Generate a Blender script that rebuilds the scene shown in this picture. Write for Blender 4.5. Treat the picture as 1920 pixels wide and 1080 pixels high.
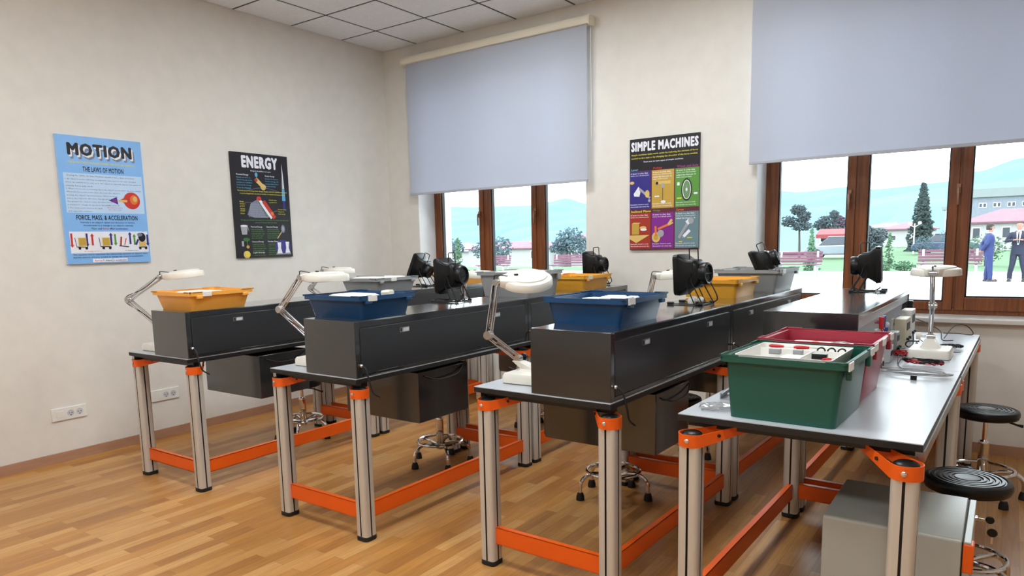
import bpy, bmesh, math, random
from mathutils import Vector, Matrix
R = math.radians
random.seed(7)
S = bpy.context.scene
for o in list(bpy.data.objects): bpy.data.objects.remove(o, do_unlink=True)
COL = S.collection

# ---------------------------------------------------------------- camera
yaw, pitch, roll, FPX = -0.624782, -0.138598, -0.024796, 1331.61
CAM = Vector((5.3849, -5.5933, 1.4574))
f_ = Vector((math.sin(yaw)*math.cos(pitch), math.cos(yaw)*math.cos(pitch), math.sin(pitch)))
r0 = Vector((math.cos(yaw), -math.sin(yaw), 0)); u0 = r0.cross(f_)
r_ = r0*math.cos(roll)+u0*math.sin(roll); u_ = -r0*math.sin(roll)+u0*math.cos(roll)
cd = bpy.data.cameras.new('camera'); cam = bpy.data.objects.new('camera', cd); COL.objects.link(cam)
m = Matrix((r_, u_, -f_)).transposed().to_4x4(); m.translation = CAM
cam.matrix_world = m
cd.sensor_width = 36; cd.lens = FPX/1920*36
cd.shift_x = (960-930.05)/1920; cd.shift_y = (643.29-540)/1920
cd.clip_start = .05; cd.clip_end = 5000
S.camera = cam

# ---------------------------------------------------------------- light
W = bpy.data.worlds.new('overcast_sky'); S.world = W; W.use_nodes = True
nt = W.node_tree; bg = nt.nodes['Background']
bg.inputs[0].default_value = (0.86, 0.95, 1.0, 1); bg.inputs[1].default_value = 3.5
S.view_settings.view_transform = 'Standard'; S.view_settings.look = 'None'
S.view_settings.gamma = 1; S.view_settings.exposure = 0.9
S.view_settings.use_curve_mapping = False
LAMP_EMIT = 19.5          # strength of the LED panels in the ceiling grid
CEIL = 3.45

# ---------------------------------------------------------------- materials
def lin(c):
    return tuple(((x/255)/12.92 if x/255 <= .04045 else ((x/255+.055)/1.055)**2.4) for x in c)
MATS = {}
def mat(name, rgb, rough=.5, metal=0, spec=.5, var=0, vscale=8, bump=0, bscale=60, coat=0, stretch=None):
    if name in MATS: return MATS[name]
    m = bpy.data.materials.new(name); m.use_nodes = True; t = m.node_tree; b = t.nodes['Principled BSDF']
    c = lin(rgb)
    b.inputs['Base Color'].default_value = (*c, 1); b.inputs['Roughness'].default_value = rough
    b.inputs['Metallic'].default_value = metal; b.inputs['Specular IOR Level'].default_value = spec
    if coat: b.inputs['Coat Weight'].default_value = coat; b.inputs['Coat Roughness'].default_value = .11
    tc = t.nodes.new('ShaderNodeTexCoord'); mp = t.nodes.new('ShaderNodeMapping'); t.links.new(tc.outputs['Object'], mp.inputs[0])
    if stretch: mp.inputs['Scale'].default_value = stretch
    n = t.nodes.new('ShaderNodeTexNoise'); n.inputs['Scale'].default_value = vscale; n.inputs['Detail'].default_value = 4
    t.links.new(mp.outputs[0], n.inputs['Vector'])
    rp = t.nodes.new('ShaderNodeValToRGB'); v = var or .03
    rp.color_ramp.elements[0].color = (*[x*(1-v) for x in c], 1); rp.color_ramp.elements[1].color = (*[min(1, x*(1+v)) for x in c], 1)
    rp.color_ramp.elements[0].position = .3; rp.color_ramp.elements[1].position = .7
    t.links.new(n.outputs[0], rp.inputs[0]); t.links.new(rp.outputs[0], b.inputs['Base Color'])
    if bump:
        n2 = t.nodes.new('ShaderNodeTexNoise'); n2.inputs['Scale'].default_value = bscale; t.links.new(mp.outputs[0], n2.inputs['Vector'])
        bp = t.nodes.new('ShaderNodeBump'); bp.inputs['Strength'].default_value = bump; bp.inputs['Distance'].default_value = .01
        t.links.new(n2.outputs[0], bp.inputs['Height']); t.links.new(bp.outputs[0], b.inputs['Normal'])
    MATS[name] = m; return m

def floor_mat():
    m = bpy.data.materials.new('oak_floor'); m.use_nodes = True; t = m.node_tree; b = t.nodes['Principled BSDF']; L = t.links.new
    N = t.nodes.new
    tc = N('ShaderNodeTexCoord'); mp = N('ShaderNodeMapping'); mp.inputs['Rotation'].default_value = (0, 0, R(90)); L(tc.outputs['Object'], mp.inputs[0])
    br = N('ShaderNodeTexBrick'); br.offset = .37; br.squash = 1
    br.inputs['Scale'].default_value = 1; br.inputs['Brick Width'].default_value = .52; br.inputs['Row Height'].default_value = .068
    br.inputs['Mortar Size'].default_value = .0007; br.inputs['Mortar Smooth'].default_value = .2; br.inputs['Bias'].default_value = 0
    br.inputs['Color1'].default_value = (0, 0, 0, 1); br.inputs['Color2'].default_value = (1, 1, 1, 1); br.inputs['Mortar'].default_value = (.4, .4, .4, 1)
    L(mp.outputs[0], br.inputs['Vector'])
    rp = N('ShaderNodeValToRGB'); e = rp.color_ramp.elements
    e[0].color = (*lin((166, 112, 58)), 1); e[1].color = (*lin((202, 152, 92)), 1)
    x = e.new(.5); x.color = (*lin((188, 132, 68)), 1)
    L(br.outputs['Color'], rp.inputs[0])
    mp2 = N('ShaderNodeMapping'); mp2.inputs['Scale'].default_value = (26, 1.6, 1); L(tc.outputs['Object'], mp2.inputs[0])
    ns = N('ShaderNodeTexNoise'); ns.inputs['Scale'].default_value = 3; ns.inputs['Detail'].default_value = 6; L(mp2.outputs[0], ns.inputs['Vector'])
    mx = N('ShaderNodeMix'); mx.data_type = 'RGBA'; mx.blend_type = 'MULTIPLY'; mx.inputs[0].default_value = .5
    rp2 = N('ShaderNodeValToRGB'); rp2.color_ramp.elements[0].color = (.62, .58, .52, 1); rp2.color_ramp.elements[1].color = (1, 1, 1, 1)
    rp2.color_ramp.elements[0].position = .35; rp2.color_ramp.elements[1].position = .62
    L(ns.outputs[0], rp2.inputs[0]); L(rp.outputs[0], mx.inputs[6]); L(rp2.outputs[0], mx.inputs[7])
    mx2 = N('ShaderNodeMix'); mx2.data_type = 'RGBA'; L(br.outputs['Fac'], mx2.inputs[0]); L(mx.outputs[2], mx2.inputs[6]); mx2.inputs[7].default_value = (*lin((120, 84, 48)), 1)
    L(mx2.outputs[2], b.inputs['Base Color'])
    b.inputs['Roughness'].default_value = .34; b.inputs['Specular IOR Level'].default_value = .45
    return m

def glass_mat():
    m = bpy.data.materials.new('window_glass'); m.use_nodes = True; t = m.node_tree
    for n in list(t.nodes): t.nodes.remove(n)
    N = t.nodes.new; o = N('ShaderNodeOutputMaterial'); tr = N('ShaderNodeBsdfTransparent'); gl = N('ShaderNodeBsdfGlossy'); mx = N('ShaderNodeMixShader')
    tr.inputs[0].default_value = (.97, .985, .98, 1); gl.inputs['Roughness'].default_value = .02
    fr = N('ShaderNodeFresnel'); fr.inputs[0].default_value = 1.3
    t.links.new(fr.outputs[0], mx.inputs[0]); t.links.new(tr.outputs[0], mx.inputs[1]); t.links.new(gl.outputs[0], mx.inputs[2]); t.links.new(mx.outputs[0], o.inputs[0])
    return m
def clear_plastic():
    m = bpy.data.materials.new('clear_plastic'); m.use_nodes = True; t = m.node_tree
    for n in list(t.nodes): t.nodes.remove(n)
    N = t.nodes.new; o = N('ShaderNodeOutputMaterial'); tr = N('ShaderNodeBsdfTransparent'); gl = N('ShaderNodeBsdfGlossy'); mx = N('ShaderNodeMixShader')
    gl.inputs['Roughness'].default_value = .15; mx.inputs[0].default_value = .3
    t.links.new(tr.outputs[0], mx.inputs[1]); t.links.new(gl.outputs[0], mx.inputs[2]); t.links.new(mx.outputs[0], o.inputs[0])
    return m
def fabric_mat():
    m = bpy.data.materials.new('blind_fabric'); m.use_nodes = True; t = m.node_tree; b = t.nodes['Principled BSDF']
    N = t.nodes.new; L = t.links.new; o = t.nodes['Material Output']
    c = lin((214, 216, 222))
    b.inputs['Base Color'].default_value = (*c, 1); b.inputs['Roughness'].default_value = .8
    tl = N('ShaderNodeBsdfTranslucent'); tl.inputs[0].default_value = (*lin((205, 212, 228)), 1)
    mx = N('ShaderNodeMixShader'); mx.inputs[0].default_value = .42
    tc = N('ShaderNodeTexCoord'); mp = N('ShaderNodeMapping'); mp.inputs['Scale'].default_value = (2.2, 1, .35); L(tc.outputs['Object'], mp.inputs[0])
    n = N('ShaderNodeTexNoise'); n.inputs['Scale'].default_value = 1.6; L(mp.outputs[0], n.inputs['Vector'])
    bp = N('ShaderNodeBump'); bp.inputs['Strength'].default_value = .25; bp.inputs['Distance'].default_value = .05; L(n.outputs[0], bp.inputs['Height']); L(bp.outputs[0], b.inputs['Normal'])
    L(b.outputs[0], mx.inputs[1]); L(tl.outputs[0], mx.inputs[2]); L(mx.outputs[0], o.inputs[0])
    return m
def emit_mat(name, col, s):
    m = bpy.data.materials.new(name); m.use_nodes = True; t = m.node_tree; b = t.nodes['Principled BSDF']
    b.inputs['Emission Color'].default_value = (*col, 1); b.inputs['Emission Strength'].default_value = s
    return m
def wood_mat(name, c1, c2, rough=.4):
    m = bpy.data.materials.new(name); m.use_nodes = True; t = m.node_tree; b = t.nodes['Principled BSDF']; L = t.links.new; N = t.nodes.new
    tc = N('ShaderNodeTexCoord'); mp = N('ShaderNodeMapping'); mp.inputs['Scale'].default_value = (30, 30, 1.5); L(tc.outputs['Object'], mp.inputs[0])
    n = N('ShaderNodeTexNoise'); n.inputs['Scale'].default_value = 2; n.inputs['Detail'].default_value = 5; L(mp.outputs[0], n.inputs['Vector'])
    rp = N('ShaderNodeValToRGB'); rp.color_ramp.elements[0].position = .3; rp.color_ramp.elements[1].position = .7
    rp.color_ramp.elements[0].color = (*lin(c1), 1); rp.color_ramp.elements[1].color = (*lin(c2), 1)
    L(n.outputs[0], rp.inputs[0]); L(rp.outputs[0], b.inputs['Base Color']); b.inputs['Roughness'].default_value = rough
    return m

M = dict(
 wall=mat('cream_wall_paint', (227, 222, 214), .7, bump=.05, bscale=140),
 white_reveal=mat('white_reveal_paint', (236, 236, 236), .6),
 tile=mat('ceiling_tile', (240, 242, 245), .85, var=.03, vscale=30, bump=.1, bscale=200),
 tbar=mat('dark_ceiling_bar', (46, 46, 48), .5),
 floor=floor_mat(), glass=glass_mat(), clear=clear_plastic(), fabric=fabric_mat(),
 base=mat('brown_baseboard', (176, 134, 108), .45, var=.08, vscale=6, stretch=(1, 1, 8)),
 brown=wood_mat('brown_window_wood', (98, 50, 20), (136, 74, 30)),
 gasket=mat('black_window_gasket', (26, 24, 26), .5),
 cream_plastic=mat('cream_cassette', (232, 224, 204), .45),
 white=mat('white_plastic', (232, 230, 224), .4),
 lampwhite=mat('lamp_off_white', (226, 221, 210), .38),
 grey_dark=mat('charcoal_painted_metal', (33, 37, 40), .2, spec=.6, coat=1.0),
 grey_door=mat('charcoal_painted_door', (44, 46, 49), .28, spec=.6),
 seam=mat('black_gap', (14, 14, 15), .6),
 black=mat('black_plastic', (12, 12, 13), .34, spec=.35),
 blackmetal=mat('black_wire_metal', (16, 16, 17), .4),
 rubber=mat('black_rubber', (16, 16, 17), .6),
 chrome=mat('chrome', (225, 225, 228), .1, metal=1),
 steel=mat('brushed_steel', (190, 188, 184), .28, metal=1),
 alu=mat('anodised_aluminium', (206, 202, 194), .38, metal=.35, var=.02, vscale=3, stretch=(20, 20, 1)),
 orange=mat('orange_powder_coat', (236, 94, 16), .35, spec=.5),
 laminate=mat('pale_grey_laminate', (184, 188, 194), .3, spec=.5, var=.02, vscale=90),
 edge=mat('black_table_edge', (20, 20, 21), .5),
 yellow=mat('orange_yellow_plastic', (246, 172, 72), .4),
 amber=mat('amber_plastic', (232, 166, 50), .4),
 blue=mat('deep_blue_plastic', (10, 64, 108), .38),
 green=mat('green_plastic', (20, 80, 66), .4),
 red=mat('dark_red_plastic', (158, 38, 58), .38),
 greybin=mat('grey_plastic', (150, 152, 152), .42),
 pedestal=mat('warm_grey_painted_metal', (168, 167, 158), .3, spec=.55),
 pale=mat('pale_panel', (205, 206, 212), .35),
 beige=mat('beige_plastic', (200, 190, 165), .45),
 paper=mat('white_paper', (240, 238, 232), .7),
 redplastic=mat('bright_red_plastic', (196, 36, 40), .4),
 bluetool=mat('blue_handle', (60, 70, 150), .4),
 foam=mat('orange_foam', (240, 140, 70), .7),
 greycable=mat('grey_cable', (150, 150, 150), .45),
 led=emit_mat('led_panel_light', (.89, .965, 1.0), LAMP_EMIT),
)
lens = bpy.data.materials.new('magnifier_glass'); lens.use_nodes = True
_b = lens.node_tree.nodes['Principled BSDF']; _b.inputs['Roughness'].default_value = .05; _b.inputs['Base Color'].default_value = (.6, .65, .68, 1); _b.inputs['Metallic'].default_value = .3
M['lens'] = lens

# ---------------------------------------------------------------- mesh builder
class MB:
    def __init__(s): s.v = []; s.f = []; s.m = []; s.sm = []
    def add(s, vs, fs, m=0, smooth=True, T=None):
        k = len(s.v)
        s.v += [tuple(T @ Vector(p)) if T else tuple(p) for p in vs]
        for f in fs: s.f.append([i+k for i in f]); s.m.append(m); s.sm.append(smooth)
        return s
    def box(s, x0, x1, y0, y1, z0, z1, m=0, T=None):
        vs = [(x, y, z) for z in (z0, z1) for (x, y) in ((x0, y0), (x1, y0), (x1, y1), (x0, y1))]
        fs = [(3, 2, 1, 0), (4, 5, 6, 7), (0, 1, 5, 4), (1, 2, 6, 5), (2, 3, 7, 6), (3, 0, 4, 7)]
        return s.add(vs, fs, m, True, T)
    def loft(s, rings, m=0, cap0=True, cap1=True, T=None, closed=True):
        n = len(rings[0]); vs = [p for r in rings for p in r]; fs = []
        for i in range(len(rings)-1):
            for j in range(n if closed else n-1):
                a = i*n+j; b = i*n+(j+1) % n; fs.append((a, b, b+n, a+n))
        if cap0: fs.append(tuple(range(n-1, -1, -1)))
        if cap1: fs.append(tuple(range((len(rings)-1)*n, len(rings)*n)))
        return s.add(vs, fs, m, True, T)
    def prism(s, poly, z0, z1, m=0, T=None):
        return s.loft([[(x, y, z0) for x, y in poly], [(x, y, z1) for x, y in poly]], m, T=T)
    def lathe(s, prof, n=24, m=0, T=None, caps=True):
        rings = [[(r*math.cos(2*math.pi*i/n), r*math.sin(2*math.pi*i/n), z) for i in range(n)] for r, z in prof]
        return s.loft(rings, m, caps, caps, T)
    def tube(s, pts, r, n=8, m=0, T=None, closed=False):
        P = [Vector(p) for p in pts]; rings = []; k = len(P)
        up = Vector((0, 0, 1)); prev = None
        for i in range(k):
            if closed: d = (P[(i+1) % k]-P[i-1])
            else: d = (P[min(i+1, k-1)]-P[max(i-1, 0)])
            d.normalize()
            if prev is None:
                a = d.cross(up if abs(d.z) < .9 else Vector((1, 0, 0))).normalized()
            else: a = (prev-d*prev.dot(d)).normalized()
            prev = a; b = d.cross(a)
            rr = r[i] if isinstance(r, (list, tuple)) else r
            rings.append([tuple(P[i]+a*rr*math.cos(2*math.pi*j/n)+b*rr*math.sin(2*math.pi*j/n)) for j in range(n)])
        if closed:
            vs = [p for q in rings for p in q]; fs = [((i*n+j), (i*n+(j+1) % n), (((i+1) % k)*n+(j+1) % n), (((i+1) % k)*n+j)) for i in range(k) for j in range(n)]
            return s.add(vs, fs, m, True, T)
        return s.loft(rings, m, T=T)
    def cyl(s, a, b, r, r2=None, n=16, m=0, T=None): return s.tube([a, b], [r, r if r2 is None else r2], n, m, T)
    def ball(s, c, r, n=12, m=0, sz=1):
        c = Vector(c); return s.lathe([(max(1e-4, r*math.sin(math.pi*i/8)), -r*math.cos(math.pi*i/8)*sz) for i in range(9)], n, m, Matrix.Translation(c))
    def text(s, txt, T, w, h, m=0, bold=0.0, keep=False):
        g = glyphs(txt, bold); nb = 8 if bold >= .04 else (4 if bold else 0); n0 = len(g[0])//(nb+1)
        xs = [p[0] for p in g[0]]; ys = [p[1] for p in g[0]]
        x0, x1, y0, y1 = min(xs), max(xs), min(ys), max(ys)
        sx = w/(x1-x0); sy = h/(y1-y0) if h else sx
        s.add([((x-x0)*sx, (y-y0)*sy, 1.1e-5*(i//n0)) for i, (x, y) in enumerate(g[0])], g[1], m, False, T); return s
    def mesh(s, name, mats):
        me = bpy.data.meshes.new(name); me.from_pydata(s.v, [], s.f); me.validate(clean_customdata=False)
        for q in (mats if isinstance(mats, (list, tuple)) else [mats]): me.materials.append(q)
        if len(me.polygons) == len(s.m):
            me.polygons.foreach_set('material_index', s.m); me.polygons.foreach_set('use_smooth', s.sm)
        me.update()
        try: me.set_sharp_from_angle(angle=R(38))
        except Exception: pass
        return me
    def build(s, name, mats, parent=None, bevel=0, loc=None, rot=None, seg=2):
        o = bpy.data.objects.new(name, s.mesh(name, mats)); COL.objects.link(o)
        if parent: o.parent = parent
        if loc: o.location = loc
        if rot: o.rotation_euler = rot
        if bevel:
            b = o.modifiers.new('bevel', 'BEVEL'); b.width = bevel; b.segments = seg; b.limit_method = 'ANGLE'; b.angle_limit = R(40)
            b.harden_normals = False
        return o
_G = {}
def glyphs(txt, bold=0.0):
    key = (txt, bold)
    if key in _G: return _G[key]
    cu = bpy.data.curves.new('t', 'FONT'); cu.body = txt; cu.resolution_u = 2 if bold else 1; cu.fill_mode = 'FRONT'
    if bold: cu.space_character = 1.0+bold*2.6
    o = bpy.data.objects.new('t', cu); COL.objects.link(o); bpy.context.view_layer.update()
    me = bpy.data.meshes.new_from_object(o.evaluated_get(bpy.context.evaluated_depsgraph_get()))
    g = ([(v.co.x, v.co.y) for v in me.vertices], [list(p.vertices) for p in me.polygons])
    bpy.data.objects.remove(o, do_unlink=True); bpy.data.curves.remove(cu); bpy.data.meshes.remove(me)
    if bold:      # heavier strokes: the same outline overprinted round a small circle
        V, F = g; nv = len(V); VV = list(V); FF = [list(f) for f in F]; k = 8 if bold >= .04 else 4
        for i in range(k):
            a = 2*math.pi*i/k; q = len(VV); VV += [(x+bold*math.cos(a), y+bold*.8*math.sin(a)) for x, y in V]; FF += [[j+q for j in f] for f in F]
        g = (VV, FF)
    _G[key] = g; return g

def tag(o, label=None, cat=None, group=None, kind=None):
    if label: o['label'] = label
    if cat: o['category'] = cat
    if group: o['group'] = group
    if kind: o['kind'] = kind
    return o
def thing(name, loc, label, cat, rz=0, group=None):
    o = bpy.data.objects.new(name, None); COL.objects.link(o); o.empty_display_size = .05
    o.location = loc; o.rotation_euler = (0, 0, rz); return tag(o, label, cat, group)
def struct(o): o['kind'] = 'structure'; return o
def copy_tree(o, parent=None):
    c = o.copy(); COL.objects.link(c)
    if parent: c.parent = parent
    for ch in list(o.children): copy_tree(ch, c)
    return c
def rrect(w, d, r, n=4, cx=0, cy=0):
    pts = []
    for (sx, sy, a0) in ((1, 1, 0), (-1, 1, 90), (-1, -1, 180), (1, -1, 270)):
        for i in range(n+1):
            a = R(a0+90*i/n); pts.append((cx+sx*(w/2-r)+r*math.cos(a), cy+sy*(d/2-r)+r*math.sin(a)))
    return pts
def arc(c, r, a0, a1, n, z=0): return [(c[0]+r*math.cos(R(a0+(a1-a0)*i/n)), c[1]+r*math.sin(R(a0+(a1-a0)*i/n)), z) for i in range(n+1)]
def bez(pts, n=10):   # Catmull-Rom through points
    P = [Vector(p) for p in pts]; P = [P[0]*2-P[1]]+P+[P[-1]*2-P[-2]]; out = []
    for i in range(1, len(P)-2):
        for k in range(n):
            t = k/n; a, b, c, d = P[i-1:i+3]
            out.append(.5*((2*b)+(c-a)*t+(2*a-5*b+4*c-d)*t*t+(3*b-a-3*c+d)*t**3))
    return out+[P[-2]]

# ---------------------------------------------------------------- room shell
RX, RY = 9.6, -8.6      # right wall x, front wall y
WT = .51                # thickness of the window wall
WINS = [(.408, 2.36), (3.806, 5.76), (7.2, 9.15)]  # third window is out of view, added to bring in more daylight
WZ0, WZ1 = .895, 3.2
struct(MB().box(-.2, RX+.2, RY-.2, WT, -.15, 0).build('floor', M['floor']))
b = MB(); b.box(-.2, 0, RY-.2, WT, 0, CEIL+.2); struct(b.build('wall_left', M['wall']))
b = MB(); b.box(RX, RX+.2, RY-.2, WT, 0, CEIL+.2); struct(b.build('wall_right', M['wall']))
b = MB(); b.box(0, RX, RY-.2, RY, 0, CEIL+.2); struct(b.build('wall_front', M['wall']))
b = MB(); xs = [0]+[x for w in WINS for x in w]+[RX]
for i in range(0, len(xs), 2): b.box(xs[i], xs[i+1], 0, WT, 0, CEIL+.2)
for (a, c) in WINS:
    b.box(a, c, 0, WT, 0, WZ0-.03); b.box(a, c, 0, WT, WZ1, CEIL+.2)
    for x, d in ((a, 1), (c, -1)):      # white reveals
        b.box(min(x, x+d*.004), max(x, x+d*.004), .002, WT+.01, WZ0, WZ1, 1)
struct(b.build('wall_back', [M['wall'], M['white_reveal']]))
# ceiling: tiles on dark bars, grid .6 m
b = MB(); b.box(0, RX, RY, 0, CEIL+.012, CEIL+.06, 1)
ga, gb = .466, .565; bw = .011
gx = [0]+[ga+.6*i for i in range(40) if ga+.6*i < RX-.01]+[RX]
gy = [0]+[-gb-.6*i for i in range(40) if -gb-.6*i > RY+.01]+[RY]
LED = {(3, 2), (6, 2), (3, 6), (6, 6), (9, 6), (3, 10), (6, 10), (9, 10)}
for i in range(len(gx)-1):
    for j in range(len(gy)-1):
        if (i, j) in LED: continue
        b.box(gx[i]+(bw if i else .004), gx[i+1]-bw, gy[j+1]+bw, gy[j]-(bw if j else .004), CEIL-.002, CEIL+.012, 0)
for x in gx: b.box(x-bw*.9, x+bw*.9, RY, 0, CEIL, CEIL+.012, 1)
for y in gy: b.box(0, RX, y-bw*.9, y+bw*.9, CEIL, CEIL+.0115, 1)
struct(b.build('ceiling', [M['tile'], M['tbar']]))
proto = None
for (i, j) in sorted(LED):
    if i >= len(gx)-1 or j >= len(gy)-1: continue
    cx, cy = (gx[i]+gx[i+1])/2, (gy[j]+gy[j+1])/2
    if proto is None:
        t = thing('ceiling_light', (cx, cy, CEIL), 'square white LED panel set in the tiled ceiling', 'ceiling light', group='LED panels in the ceiling')
        fb = MB()
        for a in (-1, 1):
            fb.box(-.29, .29, min(a*.27, a*.29), max(a*.27, a*.29), -.008, .01); fb.box(min(a*.27, a*.29), max(a*.27, a*.29), -.27, .27, -.008, .01)
        fb.build('frame', M['white'], t); MB().box(-.27, .27, -.27, .27, -.002, .009).build('diffuser', M['led'], t)
        proto = t
    else: copy_tree(proto).location = (cx, cy, CEIL)
# baseboards
struct(MB().box(0, .015, RY, 0, 0, .068).build('baseboard_left', M['base']))
struct(MB().box(.015, RX, -.015, 0, 0, .068).build('baseboard_back', M['base']))
struct(MB().box(RX-.015, RX, RY, -.015, 0, .068).build('baseboard_right', M['base']))
# window sills
marble = mat('pale_marble_sill', (214, 208, 202), .25, var=.06, vscale=5)
for k, (a, c) in enumerate(WINS):
    struct(MB().box(a-.04, c+.04, -.05, 0, WZ0-.03, WZ0).box(a, c, 0, .26, WZ0-.03, WZ0).box(a, c, .3, .56, WZ0-.03, WZ0).build('trim_%d' % (k+1), marble, bevel=.004))

def window(idx, a, c):
    root = bpy.data.objects.new('window_%d' % idx, None); COL.objects.link(root); root.location = (a, .25, WZ0); struct(root)
    w = c-a; H = WZ1-WZ0
    F = MB(); F.box(0, .05, 0, .07, 0, H); F.box(w-.05, w, 0, .07, 0, H); F.box(.05, w-.05, 0, .07, 0, .045); F.box(.05, w-.05, 0, .07, H-.05, H)
    m1, m2 = (.597, .744) if idx == 1 else (.588, .724); m3, m4 = (1.224, 1.373) if idx == 1 else (1.222, 1.348)
    F.box((m1+m2)/2-.03, (m1+m2)/2+.03, .0, .07, .045, H-.05); F.box((m3+m4)/2-.03, (m3+m4)/2+.03, .0, .07, .045, H-.05)
    F.build('window_frame', M['brown'], root, bevel=.004)
    panes = [(.1, m1), (m2, m3), (m4, w-.1)]
    for k, (p, q) in enumerate(panes):
        zb = .088 if k == 1 else .12
        s0 = p-(.055 if k else .06); s1 = q+(.06 if k == 2 else .055)
        sh = MB()
        fy0, fy1 = -.012, .055
        sh.box(s0, p, fy0, fy1, .03, H-.03); sh.box(q, s1, fy0, fy1, .03, H-.03); sh.box(p, q, fy0, fy1, .03, zb); sh.box(p, q, fy0, fy1, H-.12, H-.03)
        g = .009
        sh.box(p, p+g, .004, .05, zb, H-.12, 1); sh.box(q-g, q, .004, .05, zb, H-.12, 1); sh.box(p, q, .004, .05, zb, zb+g, 1); sh.box(p, q, .004, .05, H-.12-g, H-.12, 1)
        so = sh.build('window_sash', [M['brown'], M['gasket']], root, bevel=.003)
        MB().box(p+g, q-g, .028, .032, zb+g, H-.12-g).build('glass_pane', M['glass'], so)
    for hx in (m1+.018, m3+.055):
        h = MB(); h.box(-.012, .012, -.02, 0, -.03, .03); h.tube([(0, -.018, 0), (0, -.04, 0), (0, -.045, -.02), (.002, -.045, -.11)], [.008, .008, .009, .007], 10)
        h.build('window_handle', mat('bronze_handle', (150, 112, 92), .3, metal=.7), root, loc=(hx, -.012, .86))
for k, (a, c) in enumerate(WINS): window(k+1, a, c)

def blind(a, c, z0, label):
    w = c-a
    t = thing('roller_blind', (a, -.08, z0), label, 'roller blind')
    H = 3.247-z0
    # fabric: gently waved sheet with real thickness
    n = 24; r = []
    for k in (0, 1):
        for i in range(n+1):
            x = w*i/n; r.append((x, .003*math.sin(x*5)+k*.0025))
    front = [(x, y) for x, y in r[:n+1]]; back = [(x, y) for x, y in r[n+1:]][::-1]
    MB().prism(front+back, .012, H+.02).build('fabric', M['fabric'], t)
    MB().box(0, w, -.006, .01, 0, .022).build('bottom_bar', mat('grey_bottom_bar', (176, 178, 186), .5), t, bevel=.003)
    cs = MB(); cs.loft([[(x, .075, H), (x, -.03, H), (x, -.04, H+.018), (x, -.04, H+.05), (x, -.03, H+.065), (x, .075, H+.065)] for x in (-.035, w+.03)])
    o = cs.build('cassette', M['cream_plastic'], t, bevel=.002)
    for x in (-.038, w+.036): MB().box(x-.004, x+.004, -.043, .078, H-.012, H+.07).build('end_cap', M['cream_plastic'], t, bevel=.002)
    for fx in (.18, w-.28): MB().box(fx, fx+.05, .02, .06, H+.066, H+.08).build('mounting_clip', M['steel'], t)
    MB().tube([(w+.02, .03, H), (w+.022, .03, H-.6), (w+.02, .032, .35)], .002, 6).build('pull_cord', M['white'], t)
blind(.38, 2.418, 1.968, 'grey roller blind lowered over the window nearest the room corner')
blind(3.772, 5.80, 1.995, 'wide grey roller blind right of the machines poster')
blind(7.16, 9.19, 1.98, 'grey roller blind over the added window beyond the right of the picture')

# ---------------------------------------------------------------- posters
PM = dict(blue=mat('poster_blue', (134, 186, 242), .35), lblue=mat('poster_pale_blue', (192, 218, 246), .35), black=mat('poster_black', (22, 18, 28), .35),
 ink=mat('poster_ink', (20, 20, 28), .4), shade=mat('poster_grey', (120, 128, 150), .4), yel=mat('poster_yellow', (226, 214, 60), .4), red=mat('poster_red', (206, 50, 40), .4),
 grn=mat('poster_green', (90, 150, 60), .4), dgrn=mat('poster_dark_green', (50, 110, 50), .4), nav=mat('poster_navy', (48, 40, 130), .4), wht=mat('poster_white', (236, 236, 244), .4),
 tan=mat('poster_tan', (222, 188, 110), .4), gold=mat('poster_gold', (196, 160, 66), .4), pur=mat('poster_purple', (130, 34, 140), .4), mar=mat('poster_maroon', (96, 34, 50), .4),
 rust=mat('poster_rust', (168, 50, 34), .4), slate=mat('poster_slate', (108, 136, 146), .4), cyan=mat('poster_cyan', (90, 170, 210), .4), mauve=mat('poster_mauve', (150, 60, 130), .4),
 ora=mat('poster_orange', (230, 120, 50), .4), gr=mat('poster_mid_grey', (165, 165, 172), .4))
PK = list(PM)
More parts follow.
